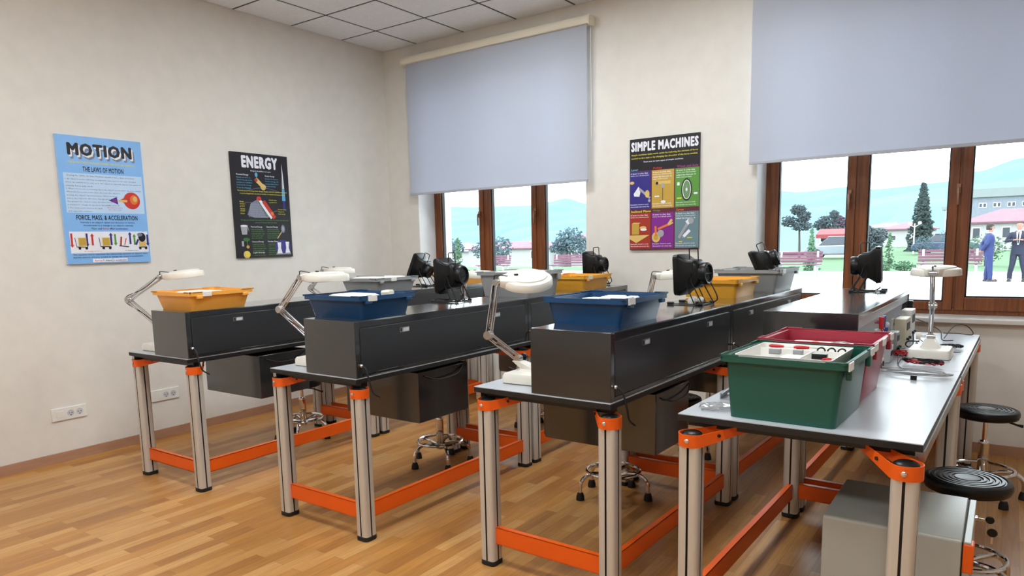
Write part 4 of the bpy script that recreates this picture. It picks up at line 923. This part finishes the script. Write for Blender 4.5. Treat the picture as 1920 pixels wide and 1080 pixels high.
put('cable_clip', MB().box(-.012, .012, -.01, .01, 0, .02), M['black'], 'small black clip on the grey cable coil', 'cable clip', bevel=.003, loc=(5.08, -2.06, TH))
put('lead_plug', MB().cyl((0, 0, .008), (.03, 0, .008), .007, n=10).cyl((.03, 0, .008), (.075, .01, .006), .0022, n=6), M['black'], 'small dark plug right of the lamp column', 'plug', loc=(5.135, -1.18, TH))
# devices standing at the open side of the cabinet
def dev(name, x, y, w, d, h, m, label, cat, extra=None, rz=-1.2):
    x += w/2-.015; t = thing(name, (x, y, TH), label, cat, R(rz))
    MB().box(-w/2, w/2, -d/2, d/2, 0, h).build('case', M[m], t, bevel=.005)
    if extra: extra(t, w, d, h)
    return t
def ex_meter(t, w, d, h):
    MB().box(w/2, w/2+.002, -d*.35, d*.35, h*.6, h*.85).build('display', M['seam'], t)
    for q in (-.25, .25): MB().cyl((w/2, q*d, h*.3), (w/2+.014, q*d, h*.3), .008, n=10).build('knob', M['black'], t)
def ex_sock(t, w, d, h):
    k = MB(); [k.cyl((w/2, q*d, h*.55), (w/2+.004, q*d, h*.55), .012, n=12) for q in (-.3, 0, .3)]; k.build('socket_outlet', M['seam'], t)
dev('power_supply', 4.905, -1.02, .06, .17, .165, 'beige', 'beige box-shaped power supply at the open cabinet side, behind lamp', 'power supply', ex_meter)
dev('power_supply', 4.905, -.76, .06, .15, .19, 'white', 'white box-shaped power supply at the far end of the open cabinet', 'power supply', ex_meter)
dev('multimeter', 4.905, -1.32, .045, .10, .12, 'greybin', 'small grey meter standing at the open cabinet, left of lamp', 'meter', ex_meter)
dev('socket_block', 4.905, -1.90, .04, .20, .05, 'white', 'long white socket block at the near end of the open cabinet', 'socket block', ex_sock)
dev('instrument_stand', 4.905, -.50, .03, .05, .22, 'black', 'black upright instrument at the far end of the open cabinet', 'instrument', ex_meter)
dev('component_box', 4.905, -1.60, .05, .09, .085, 'pale', 'pale box between the blue tool and the red bin', 'box', ex_sock)
tt = thing('glue_bottle', (4.90, -1.74, TH), 'pale bottle standing at the open cabinet behind the red bin', 'bottle')
MB().lathe([(.0002, 0), (.02, 0), (.021, .004), (.021, .08), (.012, .095), (.008, .098)], 18).build('body', M['cream_plastic'], tt); MB().lathe([(.010, .096), (.010, .112), (.004, .13), (.0002, .13)], 14).build('cap', M['beige'], tt)
tt = thing('blue_tool', (4.895, -1.48, TH), 'slim blue and violet handled tool standing at the open cabinet', 'hand tool')
MB().tube([(0, 0, 0), (0, 0, .09), (.0, .01, .16)], [.010, .011, .007], 10).build('handle', M['bluetool'], tt); MB().ball((0, .012, .17), .016, 10).build('head', M['pale'], tt)
for k, (yy, mm, l) in enumerate(((-1.66, 'redplastic', 'dark red plug hanging on the open cabinet panel'), (-1.60, 'bluetool', 'violet plug hanging on the open cabinet panel'))):
    put('hanging_plug', MB().cyl((0, 0, -.03), (0, 0, .03), .010, .013, n=10).cyl((-.03, 0, .0), (0, 0, .0), .005, n=6).tube(bez([(0, 0, -.03), (.01, .01, -.06), (0, .03, -.09)], 5), .003, 6), M[mm], l, 'plug', loc=(4.895, yy, TH+.20))

# ================================================================ outside
E_ = dict(pave=mat('pale_paving', (176, 178, 180), .8, var=.06, vscale=.6), grass=mat('grass', (58, 92, 56), .9, var=.2, vscale=1.2), kerb=mat('kerb_stone', (160, 166, 168), .8),
 hill=mat('haze_tinted_hillside', (66, 104, 114), .95, var=.10, vscale=.006), hill2=mat('haze_tinted_far_hill', (74, 112, 124), .95, var=.05, vscale=.004),  # distance haze is mixed into both hill colours
 bark=mat('bark', (70, 60, 58), .9), spruce=mat('spruce_needles', (40, 56, 56), .9, var=.3, vscale=4), pine=mat('pine_needles', (58, 70, 76), .9, var=.3, vscale=4),
 leaf=mat('light_leaves', (66, 98, 72), .9, var=.25, vscale=4), willow=mat('grey_green_leaves', (74, 94, 104), .9, var=.2, vscale=4), plum=mat('plum_leaves', (78, 64, 80), .9, var=.2, vscale=4),
 render=mat('cream_render', (158, 156, 158), .85, var=.05), grey=mat('grey_stone_wall', (116, 122, 134), .85, var=.1, vscale=3), roof=mat('red_roof', (112, 74, 86), .8, var=.1, vscale=2),
 paleroof=mat('pale_roof', (120, 128, 130), .8), win=mat('dark_window', (48, 54, 66), .3), benchwood=mat('plum_bench_slats', (98, 58, 76), .6), suit=mat('royal_blue_suit', (28, 42, 92), .8),
 navy=mat('dark_navy_suit', (20, 26, 48), .8), skin=mat('skin', (150, 108, 92), .6), shirt=mat('white_shirt', (226, 228, 234), .7), hair=mat('dark_hair', (38, 30, 28), .8), shoe=mat('dark_shoe', (24, 20, 22), .4),
 car=mat('silver_car', (124, 132, 142), .3), carblue=mat('dark_car', (60, 72, 96), .3), awning=mat('red_awning', (130, 48, 54), .7))
struct(MB().box(-60, 60, WT, 23.4, -.2, 0).build('ground_paving', E_['pave']))
struct(MB().box(-60, 60, 23.4, 23.8, -.2, .13).build('ground_kerb', E_['kerb'], bevel=.02))
def hgt(x, y):
    k = max(0, min(1, (y-30)/30)); q = max(0, min(1, (-6-x)/14)); k = k*k*(3-2*k); q = q*q*(3-2*q)
    return .06-4.6*k*q - 4.0*max(0, min(1, (y-130)/200))
b = MB(); gxs = [-500, -250, -120, -80, -60, -45, -32, -26, -20, -16, -12, -9, -6, -3, 0, 4, 10, 20, 40, 100, 300]; gys = [23.8, 26, 30, 34, 38, 42, 46, 50, 56, 62, 75, 90, 130, 180, 250, 340, 480]
vs = [(x, y, hgt(x, y)) for y in gys for x in gxs]; n = len(gxs)
b.add(vs, [(j*n+i, j*n+i+1, (j+1)*n+i+1, (j+1)*n+i) for j in range(len(gys)-1) for i in range(n-1)]); struct(b.build('ground_lawn', E_['grass']))
# hills
def hill(name, prof, y0, y1, zlow, m, seed):
    rd = random.Random(seed); xs = []; x = prof[0][0]
    while x < prof[-1][0]: xs.append(x); x += 14
    def top(x):
        for (a, za), (b_, zb) in zip(prof, prof[1:]):
            if a <= x <= b_: k = (x-a)/(b_-a); k = k*k*(3-2*k); return za+(zb-za)*k
        return prof[-1][1]
    NY = 26; vs = []
    for j in range(NY+1):
        k = j/NY
        for x in xs:
            s = x*(y0+(y1-y0)*k+5.6)/(y1+5.6) if False else x
            z = zlow+(top(x)-zlow)*(k**1.25)+ (0 if j in (NY,) else (3.5*math.sin(x*.021+k*9+seed)+2*math.sin(x*.05-k*15))*math.sin(math.pi*k))
            vs.append((s*(.45+.55*k) , y0+(y1-y0)*k, z))
    for x in xs: vs.append((x*1.02, y1+160, zlow))
    n = len(xs); b = MB(); b.add(vs, [(j*n+i, j*n+i+1, (j+1)*n+i+1, (j+1)*n+i) for j in range(NY+1) for i in range(n-1)])
    return struct(b.build(name, m))
hill('hill', [(-2600, 60), (-1700, 90), (-1400, 110), (-1237, 104), (-1120, 98), (-972, 94.5), (-910, 100), (-865, 106), (-805, 90), (-700, 84), (-520, 92), (-407, 98), (-335, 88), (-250, 92.5), (-204, 85), (-87, 91), (-49, 105), (16, 123), (90, 150), (300, 170), (900, 120)], 420, 1500, -6, E_['hill'], 1)
hill('hill', [(-2600, 30), (-1500, 36), (-1100, 50), (-700, 40), (-420, 34), (-200, 46), (-60, 60), (60, 70), (400, 60), (900, 30)], 380, 1100, -6, E_['hill2'], 4)

def foliage(fn, n, size, seed, m, name='foliage', parent=None):
    rd = random.Random(seed); b = MB()
    for _ in range(n):
        p = fn(rd); s = size*rd.uniform(.6, 1.3); v = []
        ax = Vector((rd.uniform(-1, 1), rd.uniform(-1, 1), rd.uniform(-.4, .6))).normalized(); u = ax.orthogonal().normalized(); w = ax.cross(u)
        q = [p+ax*s, p+u*s*.5, p+w*s*.45, p-ax*s*.8, p-u*s*.5, p-w*s*.45]
        b.add([tuple(x) for x in q], [(0, 1, 2), (0, 2, 4), (0, 4, 5), (0, 5, 1), (3, 2, 1), (3, 4, 2), (3, 5, 4), (3, 1, 5)], 0, False)
    return b.build(name, m, parent)
def conifer(x, y, h, r, m, label, n=420, base=.1, zb=None, group=None, power=1.0, tiers=11):
    z0 = hgt(x, y) if zb is None else zb
    t = thing('conifer', (x, y, z0), label, 'tree', group=group)
    MB().tube([(0, 0, -.1), (0, 0, h*.5), (0, 0, h*.95)], [r*.09, r*.06, .01], 8).build('trunk', E_['bark'], t)
    def fn(rd):
        k = rd.random()**1.35; lay = math.floor(k*tiers)/tiers+rd.uniform(0, .9/tiers); a = rd.uniform(0, 6.283); rr = r*(1-lay)**power*rd.uniform(.25, 1.05)*(1+.22*math.sin(a*3+lay*17))
        return Vector((rr*math.cos(a), rr*math.sin(a), h*(base+(1-base)*lay)-rr*.22))
    foliage(fn, n, h*.035+.03, int(abs(x*31+y*7))+1, m, parent=t); return t
def broad(x, y, blobs, m, label, trunk, n=300, group=None, name='tree', size=.13):
    z0 = hgt(x, y) if y > 23.8 else 0
    t = thing(name, (x, y, z0), label, 'tree' if name == 'tree' else 'shrub', group=group)
    if trunk:
        MB().tube(bez([(0, 0, -.1), (trunk[0]*.3, 0, trunk[1]*.4), (trunk[0], 0, trunk[1])], 5), [.10-.05*i/10 for i in range(11)], 8).build('trunk', E_['bark'], t)
    else: MB().tube([(0, 0, -.05), (0, 0, blobs[0][2])], [.03, .015], 6).build('stem', E_['bark'], t)
    def fn(rd):
        c = rd.choice(blobs); v = Vector((rd.gauss(0, 1), rd.gauss(0, 1), rd.gauss(0, 1))).normalized()*rd.random()**.4
        return Vector((c[0]+v.x*c[3], c[1]+v.y*c[3], c[2]+v.z*c[4]))
    foliage(fn, int(n*(2.2 if name == 'tree' else 2.6)), size*(1.0 if name == 'tree' else .62), int(abs(x*17+y*13))+3, m, parent=t); return t
conifer(-.34, 60, 5.3, 1.02, E_['spruce'], 'tall dark spruce standing in the middle window pane', 1900, .04, 0.05, power=.8, tiers=15)
broad(-7.1, 50, [(-.2, 0, 3.4, .55, .4), (-.75, 0, 2.6, .6, .45), (.25, 0, 2.9, .5, .4), (.1, 0, 2.2, .8, .35)], E_['pine'], 'left grey-green pine of the pair in the left pane of the right window', (-.1, 3.0), 420)
broad(-5.75, 52.5, [(0, 0, 2.5, .75, .4), (.45, 0, 2.95, .35, .3), (-.45, 0, 2.2, .6, .4), (.3, 0, 1.8, .7, .45), (.1, 0, 1.2, .55, .35)], E_['pine'], 'right grey-green pine of the pair in the left pane of the right window', (.1, 2.2), 420)
broad(-5.6, 56, [(0, 0, 2.3, .55, .7)], E_['plum'], 'plum-coloured tree at the right edge of the left pane', (0, 1.8), 240)
conifer(-.95, 24.6, 1.68, .30, E_['leaf'], 'small bright conifer behind the slatted park bench', 260, .05)
broad(-1.1, 40, [(-.3, 0, 1.5, .6, .5), (.4, 0, 1.3, .55, .5), (0, 0, .8, .7, .5)], E_['pine'], 'rounded dark tree beside the cream house', (0, 1.0), 300)
conifer(1.35, 28, 1.45, .28, E_['leaf'], 'pale green sapling on the lawn left of the spruce', 160)
for k, (x, y, s) in enumerate(((.75, 25.2, .45), (1.5, 24.6, .38), (2.2, 25.4, .4))):
    broad(x, y, [(0, 0, s*.45, s, s*.5)], E_['leaf'], ['low green shrub at the left of three by the kerb', 'low green shrub in the middle of three by the kerb', 'low green shrub at the right of three by the kerb'][k], None, 110, 'low shrubs along the kerb', 'shrub', .09)
for k, (x, y, z, s, l) in enumerate(((4.6, 30, .7, .7, 'bushy green shrub behind the man in the bright blue suit'), (6.2, 29, .8, .8, 'bushy green shrub behind the bald man'), (2.6, 45, 1.0, .8, 'green bush beside the spruce, above the right park bench'), (.9, 48, .7, .6, 'blue-green bush at the foot of the spruce'))):
    broad(x, y, [(0, 0, z, s, z*.9)], E_['leaf'] if k < 2 else E_['willow'], l, None, 160, None, 'shrub', .11)
conifer(-19.1, 25, 1.85, .28, E_['leaf'], 'slim green cypress in the left pane of the corner window', 240, .02, 0, power=.5)
conifer(-13.6, 25, 1.35, .28, E_['leaf'], 'slim green cypress at the left of the right pane of the corner window', 200, .02, 0, power=.5)
broad(-17.8, 35, [(0, 0, 2.0, .9, .7), (-.7, 0, 1.4, .7, .6), (.7, 0, 1.4, .8, .7)], E_['willow'], 'broad grey-green tree in the right pane of the corner window', (0, 1.4), 400)
broad(-24.6, 36, [(-.9, 0, 1.5, .9, .7), (.5, 0, 1.6, 1.0, .8), (0, 0, .9, 1.0, .6)], E_['willow'], 'grey-green tree in the middle pane of the corner window', (0, 1.2), 360)
broad(-28.5, 36, [(0, 0, 1.6, 1.0, .8)], E_['willow'], 'grey-green tree behind the slim cypress of the left pane', (0, 1.2), 220)

def house(x, y, w, d, h, rh, wm, rm, label, wins, base=None, flat=False, cat='house'):
    z0 = -.1 if base is None else base
    t = thing('house' if cat == 'house' else 'apartment_building', (x, y, z0), label, cat); H = h-z0
    MB().box(0, w, 0, d, 0, H).build('walls', wm, t)
    r = MB(); o = .3
    if flat: r.box(-o, w+o, -o, d+o, H, H+rh)
    else:
        k = min(w, d)/2*.8
        r.loft([[(-o, -o, H), (w+o, -o, H), (w+o, d+o, H), (-o, d+o, H)], [(k, d/2-.05, H+rh), (w-k, d/2-.05, H+rh), (w-k, d/2+.05, H+rh), (k, d/2+.05, H+rh)]])
        r.box(-o, w+o, -o, d+o, H-.12, H)
    ro = r.build('roof', rm, t)
    MB().box(w*.62, w*.62+.4, d*.35, d*.35+.4, H, H+rh*1.15).build('chimney', wm, ro)
    for (wx, wz, ww, wh) in wins:
        wo = MB().box(wx-.05, wx+ww+.05, -.05, .0, wz-.05-z0, wz-z0).box(wx-.05, wx+ww+.05, -.05, 0, wz+wh-z0, wz+wh+.05-z0).box(wx-.05, wx, -.05, 0, wz-z0, wz+wh-z0).box(wx+ww, wx+ww+.05, -.05, 0, wz-z0, wz+wh-z0).build('window', M['white'], t)
        MB().box(wx, wx+ww, -.02, -.001, wz-z0, wz+wh-z0).build('pane', E_['win'], wo)
    return t
house(-5.9, 82, 4.6, 6, 2.0, .75, E_['render'], E_['roof'], 'cream house with a mauve-red roof left of the spruce', [(3.5, .9, .5, .5), (.8, .8, .5, .5)])
house(-9.5, 90, 5.5, 6, 2.3, .5, E_['render'], E_['paleroof'], 'long pale building left of the cream house, low pale roof', [(1.0, .9, .5, .5), (3.0, .9, .5, .5)])
house(2.3, 60, 6.5, 6, 2.2, 1.0, E_['render'], E_['roof'], 'house with a broad pinkish-red roof behind the two men', [(.75, 1.0, .45, .75), (2.6, 1.0, .45, .75), (4.3, 1.0, .45, .75)])
house(.2, 110, 14, 9, 6.0, 1.1, E_['grey'], E_['paleroof'], 'long grey multi-storey block with paired windows behind the red roof', [(1.6+k*1.55+q*.45, z, .3, .5) for k in range(7) for q in (0, 1) for z in (4.7, 2.9)], flat=True, cat='building')
house(.25, 75, 1.3, 3, 3.6, .3, M['white_reveal'], E_['paleroof'], 'narrow white building at the right edge of the middle pane', [(.4, 2.4, .3, .4)], flat=True)
house(-45.5, 60, 11, 7, .95, .75, E_['render'], E_['roof'], 'pale house with a long pink-red roof seen through the corner window', [(5.2, -.2, .6, .8), (8.6, -.2, .6, .8), (2.2, -.2, .6, .8)], base=-4.6)
house(-56, 64, 8, 7, .7, .9, E_['render'], E_['paleroof'], 'pale-roofed house in the left pane of the corner window', [(3, -.4, .6, .8)], base=-4.6)
house(-33.4, 62, 6, 6, 1.9, .8, E_['render'], E_['roof'], 'small red-roofed house at the right edge of the corner window', [(2, .6, .6, .8)], base=-4.6)

def park_bench(x, y, w, label):
    t = thing('park_bench', (x, y, 0 if y < 23.4 else .06), label, 'park bench', group=None)
    for k in range(4): MB().box(0, w, .0+k*.105, .085+k*.105, .42, .455).build('seat_slat', E_['benchwood'], t, bevel=.006)
    for k in range(4):
        MB().box(0, w, .43+k*.02, .46+k*.02, .50+k*.105, .585+k*.105).build('back_slat', E_['benchwood'], t, bevel=.006)
    for xx in (.12, w-.2):
        MB().box(xx, xx+.07, 0, .07, 0, .42).box(xx, xx+.07, .38, .45, 0, .42).box(xx, xx+.07, .46, .53, .4, .92).box(xx, xx+.07, 0, .5, .38, .42).build('frame', E_['kerb'], t, bevel=.01)
park_bench(-1.75, 22.2, 1.6, 'plum slatted park bench seen in the left pane of the right window')
park_bench(2.85, 22.4, 1.85, 'plum slatted park bench behind the man in the bright blue suit')
park_bench(-11.6, 22.2, 1.95, 'plum slatted park bench seen through the corner window')
park_bench(-15.8, 22.2, 1.8, 'plum slatted park bench seen low in the middle pane of the corner window')
def car(x, y, m, label, rz=0):
    t = thing('car', (x, y, hgt(x, y)), label, 'car', rz)
    sec = [(-1.9, .25), (-1.92, .6), (-1.75, .75), (-1.0, .82), (1.2, .86), (1.85, .72), (1.95, .5), (1.9, .25)]
    MB().loft([[(a, yy, z) for a, z in sec] for yy in (-.8, .8)]).build('body', m, t, bevel=.08)
    cab = [(-1.15, .8), (-.6, 1.3), (.6, 1.34), (1.3, .84)]
    MB().loft([[(a, yy*(1 if z < 1 else .85), z) for a, z in cab] for yy in (-.72, .72)]).build('cabin', E_['win'], t, bevel=.05)
    MB().box(-.6, .6, -.62, .62, 1.29, 1.37).build('roof', m, t, bevel=.03)
    for a in (-1.2, 1.25):
        for s in (-1, 1): MB().cyl((a, s*.70, .3), (a, s*.84, .3), .31, n=18).build('wheel', M['rubber'], t, bevel=.02)
car(-3.0, 42, E_['car'], 'silver car parked behind the left park bench', R(4))
car(2.0, 50, E_['carblue'], 'dark car parked beneath the spruce', R(-3))
t = thing('market_stall', (-5.2, 46, .05), 'small stall with a red awning at the right of the left pane', 'stall')
b = MB(); b.loft([[(0, 0, 1.45), (2.2, 0, 1.45), (2.2, 1.2, 1.8), (0, 1.2, 1.8)], [(0, 0, 1.5), (2.2, 0, 1.5), (2.2, 1.2, 1.86), (0, 1.2, 1.86)]]); b.box(0, 2.2, -.01, .01, 1.25, 1.5); b.build('awning', E_['awning'], t)
MB().box(.1, 2.1, .1, 1.1, 0, .9).build('counter', M['white_reveal'], t)
for (x, y) in ((.05, .05), (2.15, .05), (.05, 1.15), (2.15, 1.15)): MB().cyl((x, y, 0), (x, y, 1.5), .03, n=8).build('post', M['white_reveal'], t)
t = thing('street_lamp', (-.05, 52, .05), 'pale street lamp with two globes in front of the spruce', 'street lamp')
MB().tube([(0, 0, 0), (0, 0, 2.1)], [.05, .03], 8).tube([(-.3, 0, 2.0), (0, 0, 1.85), (.3, 0, 2.05)], .02, 6).build('pole', M['white_reveal'], t)
for s, z in ((-.3, 2.08), (.3, 2.13)): MB().ball((s, 0, z), .11, 12).build('lamp_globe', M['white_reveal'], t)

# ---------------------------------------------------------------- the two men
def skin_obj(name, J, Ed, m, parent, root=0, sub=2):
    me = bpy.data.meshes.new(name); ks = list(J); me.from_pydata([J[k][0] for k in ks], [(ks.index(a), ks.index(b_)) for a, b_ in Ed], []); me.materials.append(m)
    o = bpy.data.objects.new(name, me); COL.objects.link(o); o.parent = parent
    sk = o.modifiers.new('skin', 'SKIN'); sk.use_smooth_shade = True; sk.branch_smoothing = .4
    if not me.skin_vertices: 
        bm = bmesh.new(); bm.from_mesh(me); bm.verts.layers.skin.verify(); bm.to_mesh(me); bm.free()
    for i, k in enumerate(ks):
        r = J[k][1]; me.skin_vertices[0].data[i].radius = (r, r) if not isinstance(r, tuple) else r; me.skin_vertices[0].data[i].use_root = (i == root)
    s = o.modifiers.new('sub', 'SUBSURF'); s.levels = sub; s.render_levels = sub
    return o
def chain(*n): return list(zip(n, n[1:]))
def man(x, y, rz, H, pose, suit, label, bald, tie=True):
    t = thing('person', (x, y, 0), label, 'person', rz); s = H/1.76; t.scale = (s, s, s)
    J = dict(pelvis=((0, 0, .95), (.09, .12)), waist=((.0, 0, 1.10), (.085, .11)), chest=((.0, 0, 1.30), (.09, .13)), neckb=((-.012, 0, 1.45), (.055, .06)), neck=((.0, 0, 1.505), .053),
             jaw=((.028, 0, 1.565), (.066, .058)), head=((.012, 0, 1.648), (.094, .080)), top=((.0, 0, 1.70), (.078, .068)))
    Ed = chain('pelvis', 'waist', 'chest', 'neckb', 'neck', 'jaw', 'head', 'top')
    for sd, q in (('L', 1), ('R', -1)):
        p = pose[sd]
        J['hip'+sd] = ((0, q*.09, .88), .075); J['knee'+sd] = ((p['knee'][0], q*p['knee'][1], .49), .052); J['ank'+sd] = ((p['ank'][0], q*p['ank'][1], .09), .042); J['toe'+sd] = ((p['ank'][0]+.16, q*(p['ank'][1]+.02), .04), .032)
        J['sh'+sd] = ((0, q*.16, 1.39), .05); J['el'+sd] = (p['el'], .040); J['wr'+sd] = (p['wr'], .029); w = Vector(p['wr']); d = Vector(p['hd']).normalized(); sdv = d.cross(Vector((0, 0, 1)) if abs(d.z) < .8 else Vector((1, 0, 0))).normalized()
        J['palm'+sd] = (tuple(w+d*.07), (.034, .018))
        Ed += chain('pelvis', 'hip'+sd, 'knee'+sd, 'ank'+sd, 'toe'+sd)+chain('chest', 'sh'+sd, 'el'+sd, 'wr'+sd, 'palm'+sd)
        for i, (off, L) in enumerate(((-.03, .065), (-.01, .078), (.011, .073), (.03, .055))):
            J['f%d%s' % (i, sd)] = (tuple(w+d*.10+sdv*off), .009); J['g%d%s' % (i, sd)] = (tuple(w+d*(.10+L*.6)+sdv*off*1.1+Vector((0, 0, -.008))), .008); J['h%d%s' % (i, sd)] = (tuple(w+d*(.10+L)+sdv*off*1.1+Vector((0, 0, -.025))), .007)
            Ed += chain('palm'+sd, 'f%d%s' % (i, sd), 'g%d%s' % (i, sd), 'h%d%s' % (i, sd))
        J['tb'+sd] = (tuple(w+d*.03+sdv*-.035), .012); J['tt'+sd] = (tuple(w+d*.075+sdv*-.058), .009); Ed += chain('wr'+sd, 'tb'+sd, 'tt'+sd)
    skin_obj('body', J, Ed, E_['skin'], t)
    def cloth(name, mb, m):
        o = mb.build(name, m, t); q = o.modifiers.new('remesh', 'REMESH'); q.mode = 'VOXEL'; q.voxel_size = .012; q.use_smooth_shade = True
        q = o.modifiers.new('smooth', 'SMOOTH'); q.factor = .6; q.iterations = 5; return o
    def ell(z, rx, ry, cx=0, n=24): return [(cx+rx*math.cos(2*math.pi*i/n), ry*math.sin(2*math.pi*i/n), z) for i in range(n)]
    b_ = MB(); b_.loft([ell(.80, .11, .155), ell(.90, .125, .172), ell(1.0, .118, .160)])
    for sd, q in (('L', 1), ('R', -1)):
        p = pose[sd]; b_.tube([(0, q*.082, .92), (.005, q*(.085+p['knee'][1]*.05), .84), (p['knee'][0]*.6, q*(.09+p['knee'][1])/2, .68), (p['knee'][0], q*p['knee'][1], .49), (p['ank'][0]+.005, q*p['ank'][1], .25), (p['ank'][0]+.01, q*p['ank'][1], .065)], [.085, .095, .088, .074, .066, .064], 18)
    cloth('trousers', b_, suit if not bald else E_['navy'])
    b_ = MB(); b_.loft([ell(.79, .132, .178), ell(.92, .134, .180), ell(1.06, .124, .160), ell(1.18, .130, .174), ell(1.30, .138, .192), ell(1.38, .124, .200, -.004), ell(1.435, .094, .160, -.010), ell(1.475, .068, .095, -.012), ell(1.49, .060, .070, -.012)])
    for sd, q in (('L', 1), ('R', -1)):
        p = pose[sd]; e3 = Vector(p['el']); w3 = Vector(p['wr']); b_.tube([(0, q*.14, 1.40), (.0, q*.185, 1.385), tuple(Vector((0, q*.19, 1.37)).lerp(e3, .5)), tuple(e3), tuple(e3.lerp(w3, .5)), tuple(e3.lerp(w3, .95))], [.06, .074, .066, .058, .050, .043], 16)
    cloth('jacket', b_, suit)
    if tie:
        sh = MB(); sh.loft([[(xx-.03, -.062, 1.46), (xx-.03, .062, 1.46), (xx+.008, .045, 1.30), (xx, .016, 1.08), (xx, -.016, 1.08), (xx+.008, -.045, 1.30)] for xx in (.10, .176)]); sh.build('shirt', E_['shirt'], t, bevel=.01)
        MB().loft([[(xx-.026, -.012, 1.46), (xx-.026, .012, 1.46), (xx+.012, .018, 1.30), (xx+.004, .014, 1.12), (xx+.004, -.014, 1.12), (xx+.012, -.018, 1.30)] for xx in (.170, .182)]).build('tie', E_['navy'], t)
    MB().lathe([(.066, 1.468), (.058, 1.505), (.050, 1.51)], 18, T=Matrix.Translation((-.002, 0, 0)), caps=False).build('collar', E_['shirt'], t)
    f = MB()
    f.tube([(.092, 0, 1.668), (.108, 0, 1.640), (.112, 0, 1.628), (.092, 0, 1.618)], [.007, .010, .013, .010], 8)
    f.build('nose', E_['skin'], t)
    f = MB(); [f.ball((.0935, q*.028, 1.660), .0065, 8) for q in (-1, 1)]; f.build('eye', E_['shoe'], t)
    f = MB(); f.box(.084, .096, -.020, .020, 1.586, 1.592); f.build('mouth', mat('lips', (160, 96, 90), .6), t)
    f = MB(); [f.loft([[(.0+a*.02, q*(.076+b_), 1.645+c*.028) for a, c in ((-.6, 0), (-.4, .9), (.5, .9), (.5, -.4), (0, -1))] for b_ in (0, .016)]) for q in (-1, 1)]; f.build('ear', E_['skin'], t, bevel=.003)
    h = MB(); rings = []
    zs = [(-.045, 0)] if False else None
    prof = [(.092, 1.585), (.100, 1.62), (.104, 1.66), (.103, 1.70), (.092, 1.738), (.066, 1.764), (.0005, 1.778)] if not bald else [(.090, 1.585), (.098, 1.62), (.097, 1.655)]
    n = 20; a0 = 70
    rr = [[((r*.98)*math.cos(R(a0+(360-2*a0)*i/n))*1.02-.005, r*.86*math.sin(R(a0+(360-2*a0)*i/n)), z) for i in range(n+1)] for r, z in prof]
    inner = [[(px*.8, py*.8, pz) for px, py, pz in q] for q in rr]
    h.loft([a+b_[::-1] for a, b_ in zip(rr, inner)])
    if not bald: h.lathe([(.098, 1.70), (.099, 1.716), (.086, 1.752), (.046, 1.776), (.0002, 1.783)], 20, T=Matrix.Translation((.0, 0, 0)) @ Matrix.Diagonal((1, .86, 1, 1)))
    h.build('hair', E_['hair'] if not bald else mat('grey_stubble', (120, 112, 108), .8), t)
    for sd, q in (('L', 1), ('R', -1)):
        p = pose[sd]; ax, ay = p['ank'][0], q*p['ank'][1]
        MB().loft([[(ax-.07+px*.5+.13, ay+py, z) for px, py in rrect(.54*k, .095*k2, .04, 3)] for k, k2, z in ((1, 1, 0), (1.02, 1.05, .03), (.96, .9, .06), (.6, .7, .095))]).build('shoe', E_['shoe'], t)
    return t
man(4.90, 20.0, R(12), 1.68, dict(L=dict(knee=(.02, .08), ank=(-.02, .08), el=(-.14, .24, 1.16), wr=(-.19, .05, .98), hd=(0, -1, -.2)), R=dict(knee=(.04, .08), ank=(.05, .09), el=(-.12, -.24, 1.16), wr=(-.20, -.03, .95), hd=(0, 1, -.2))),
    E_['suit'], 'dark-haired man in a bright blue suit, hands clasped behind his back', False, False)
m2 = man(5.60, 20.1, R(-96), 1.74, dict(L=dict(knee=(.03, .14), ank=(0, .19), el=(.02, .30, 1.18), wr=(.20, .10, 1.22), hd=(.3, -1, .1)), R=dict(knee=(.03, .12), ank=(.02, .16), el=(.02, -.30, 1.18), wr=(.20, -.10, 1.22), hd=(.3, 1, .1))),
    E_['navy'], 'bald man in a dark navy suit and tie, holding a phone at his chest', True)
t = thing('phone', (5.575, 20.1-.255, 1.20), 'small dark phone held by the bald man', 'phone')
MB().box(-.035, .035, -.07, .07, -.005, .005).build('body', M['black'], t, bevel=.003)
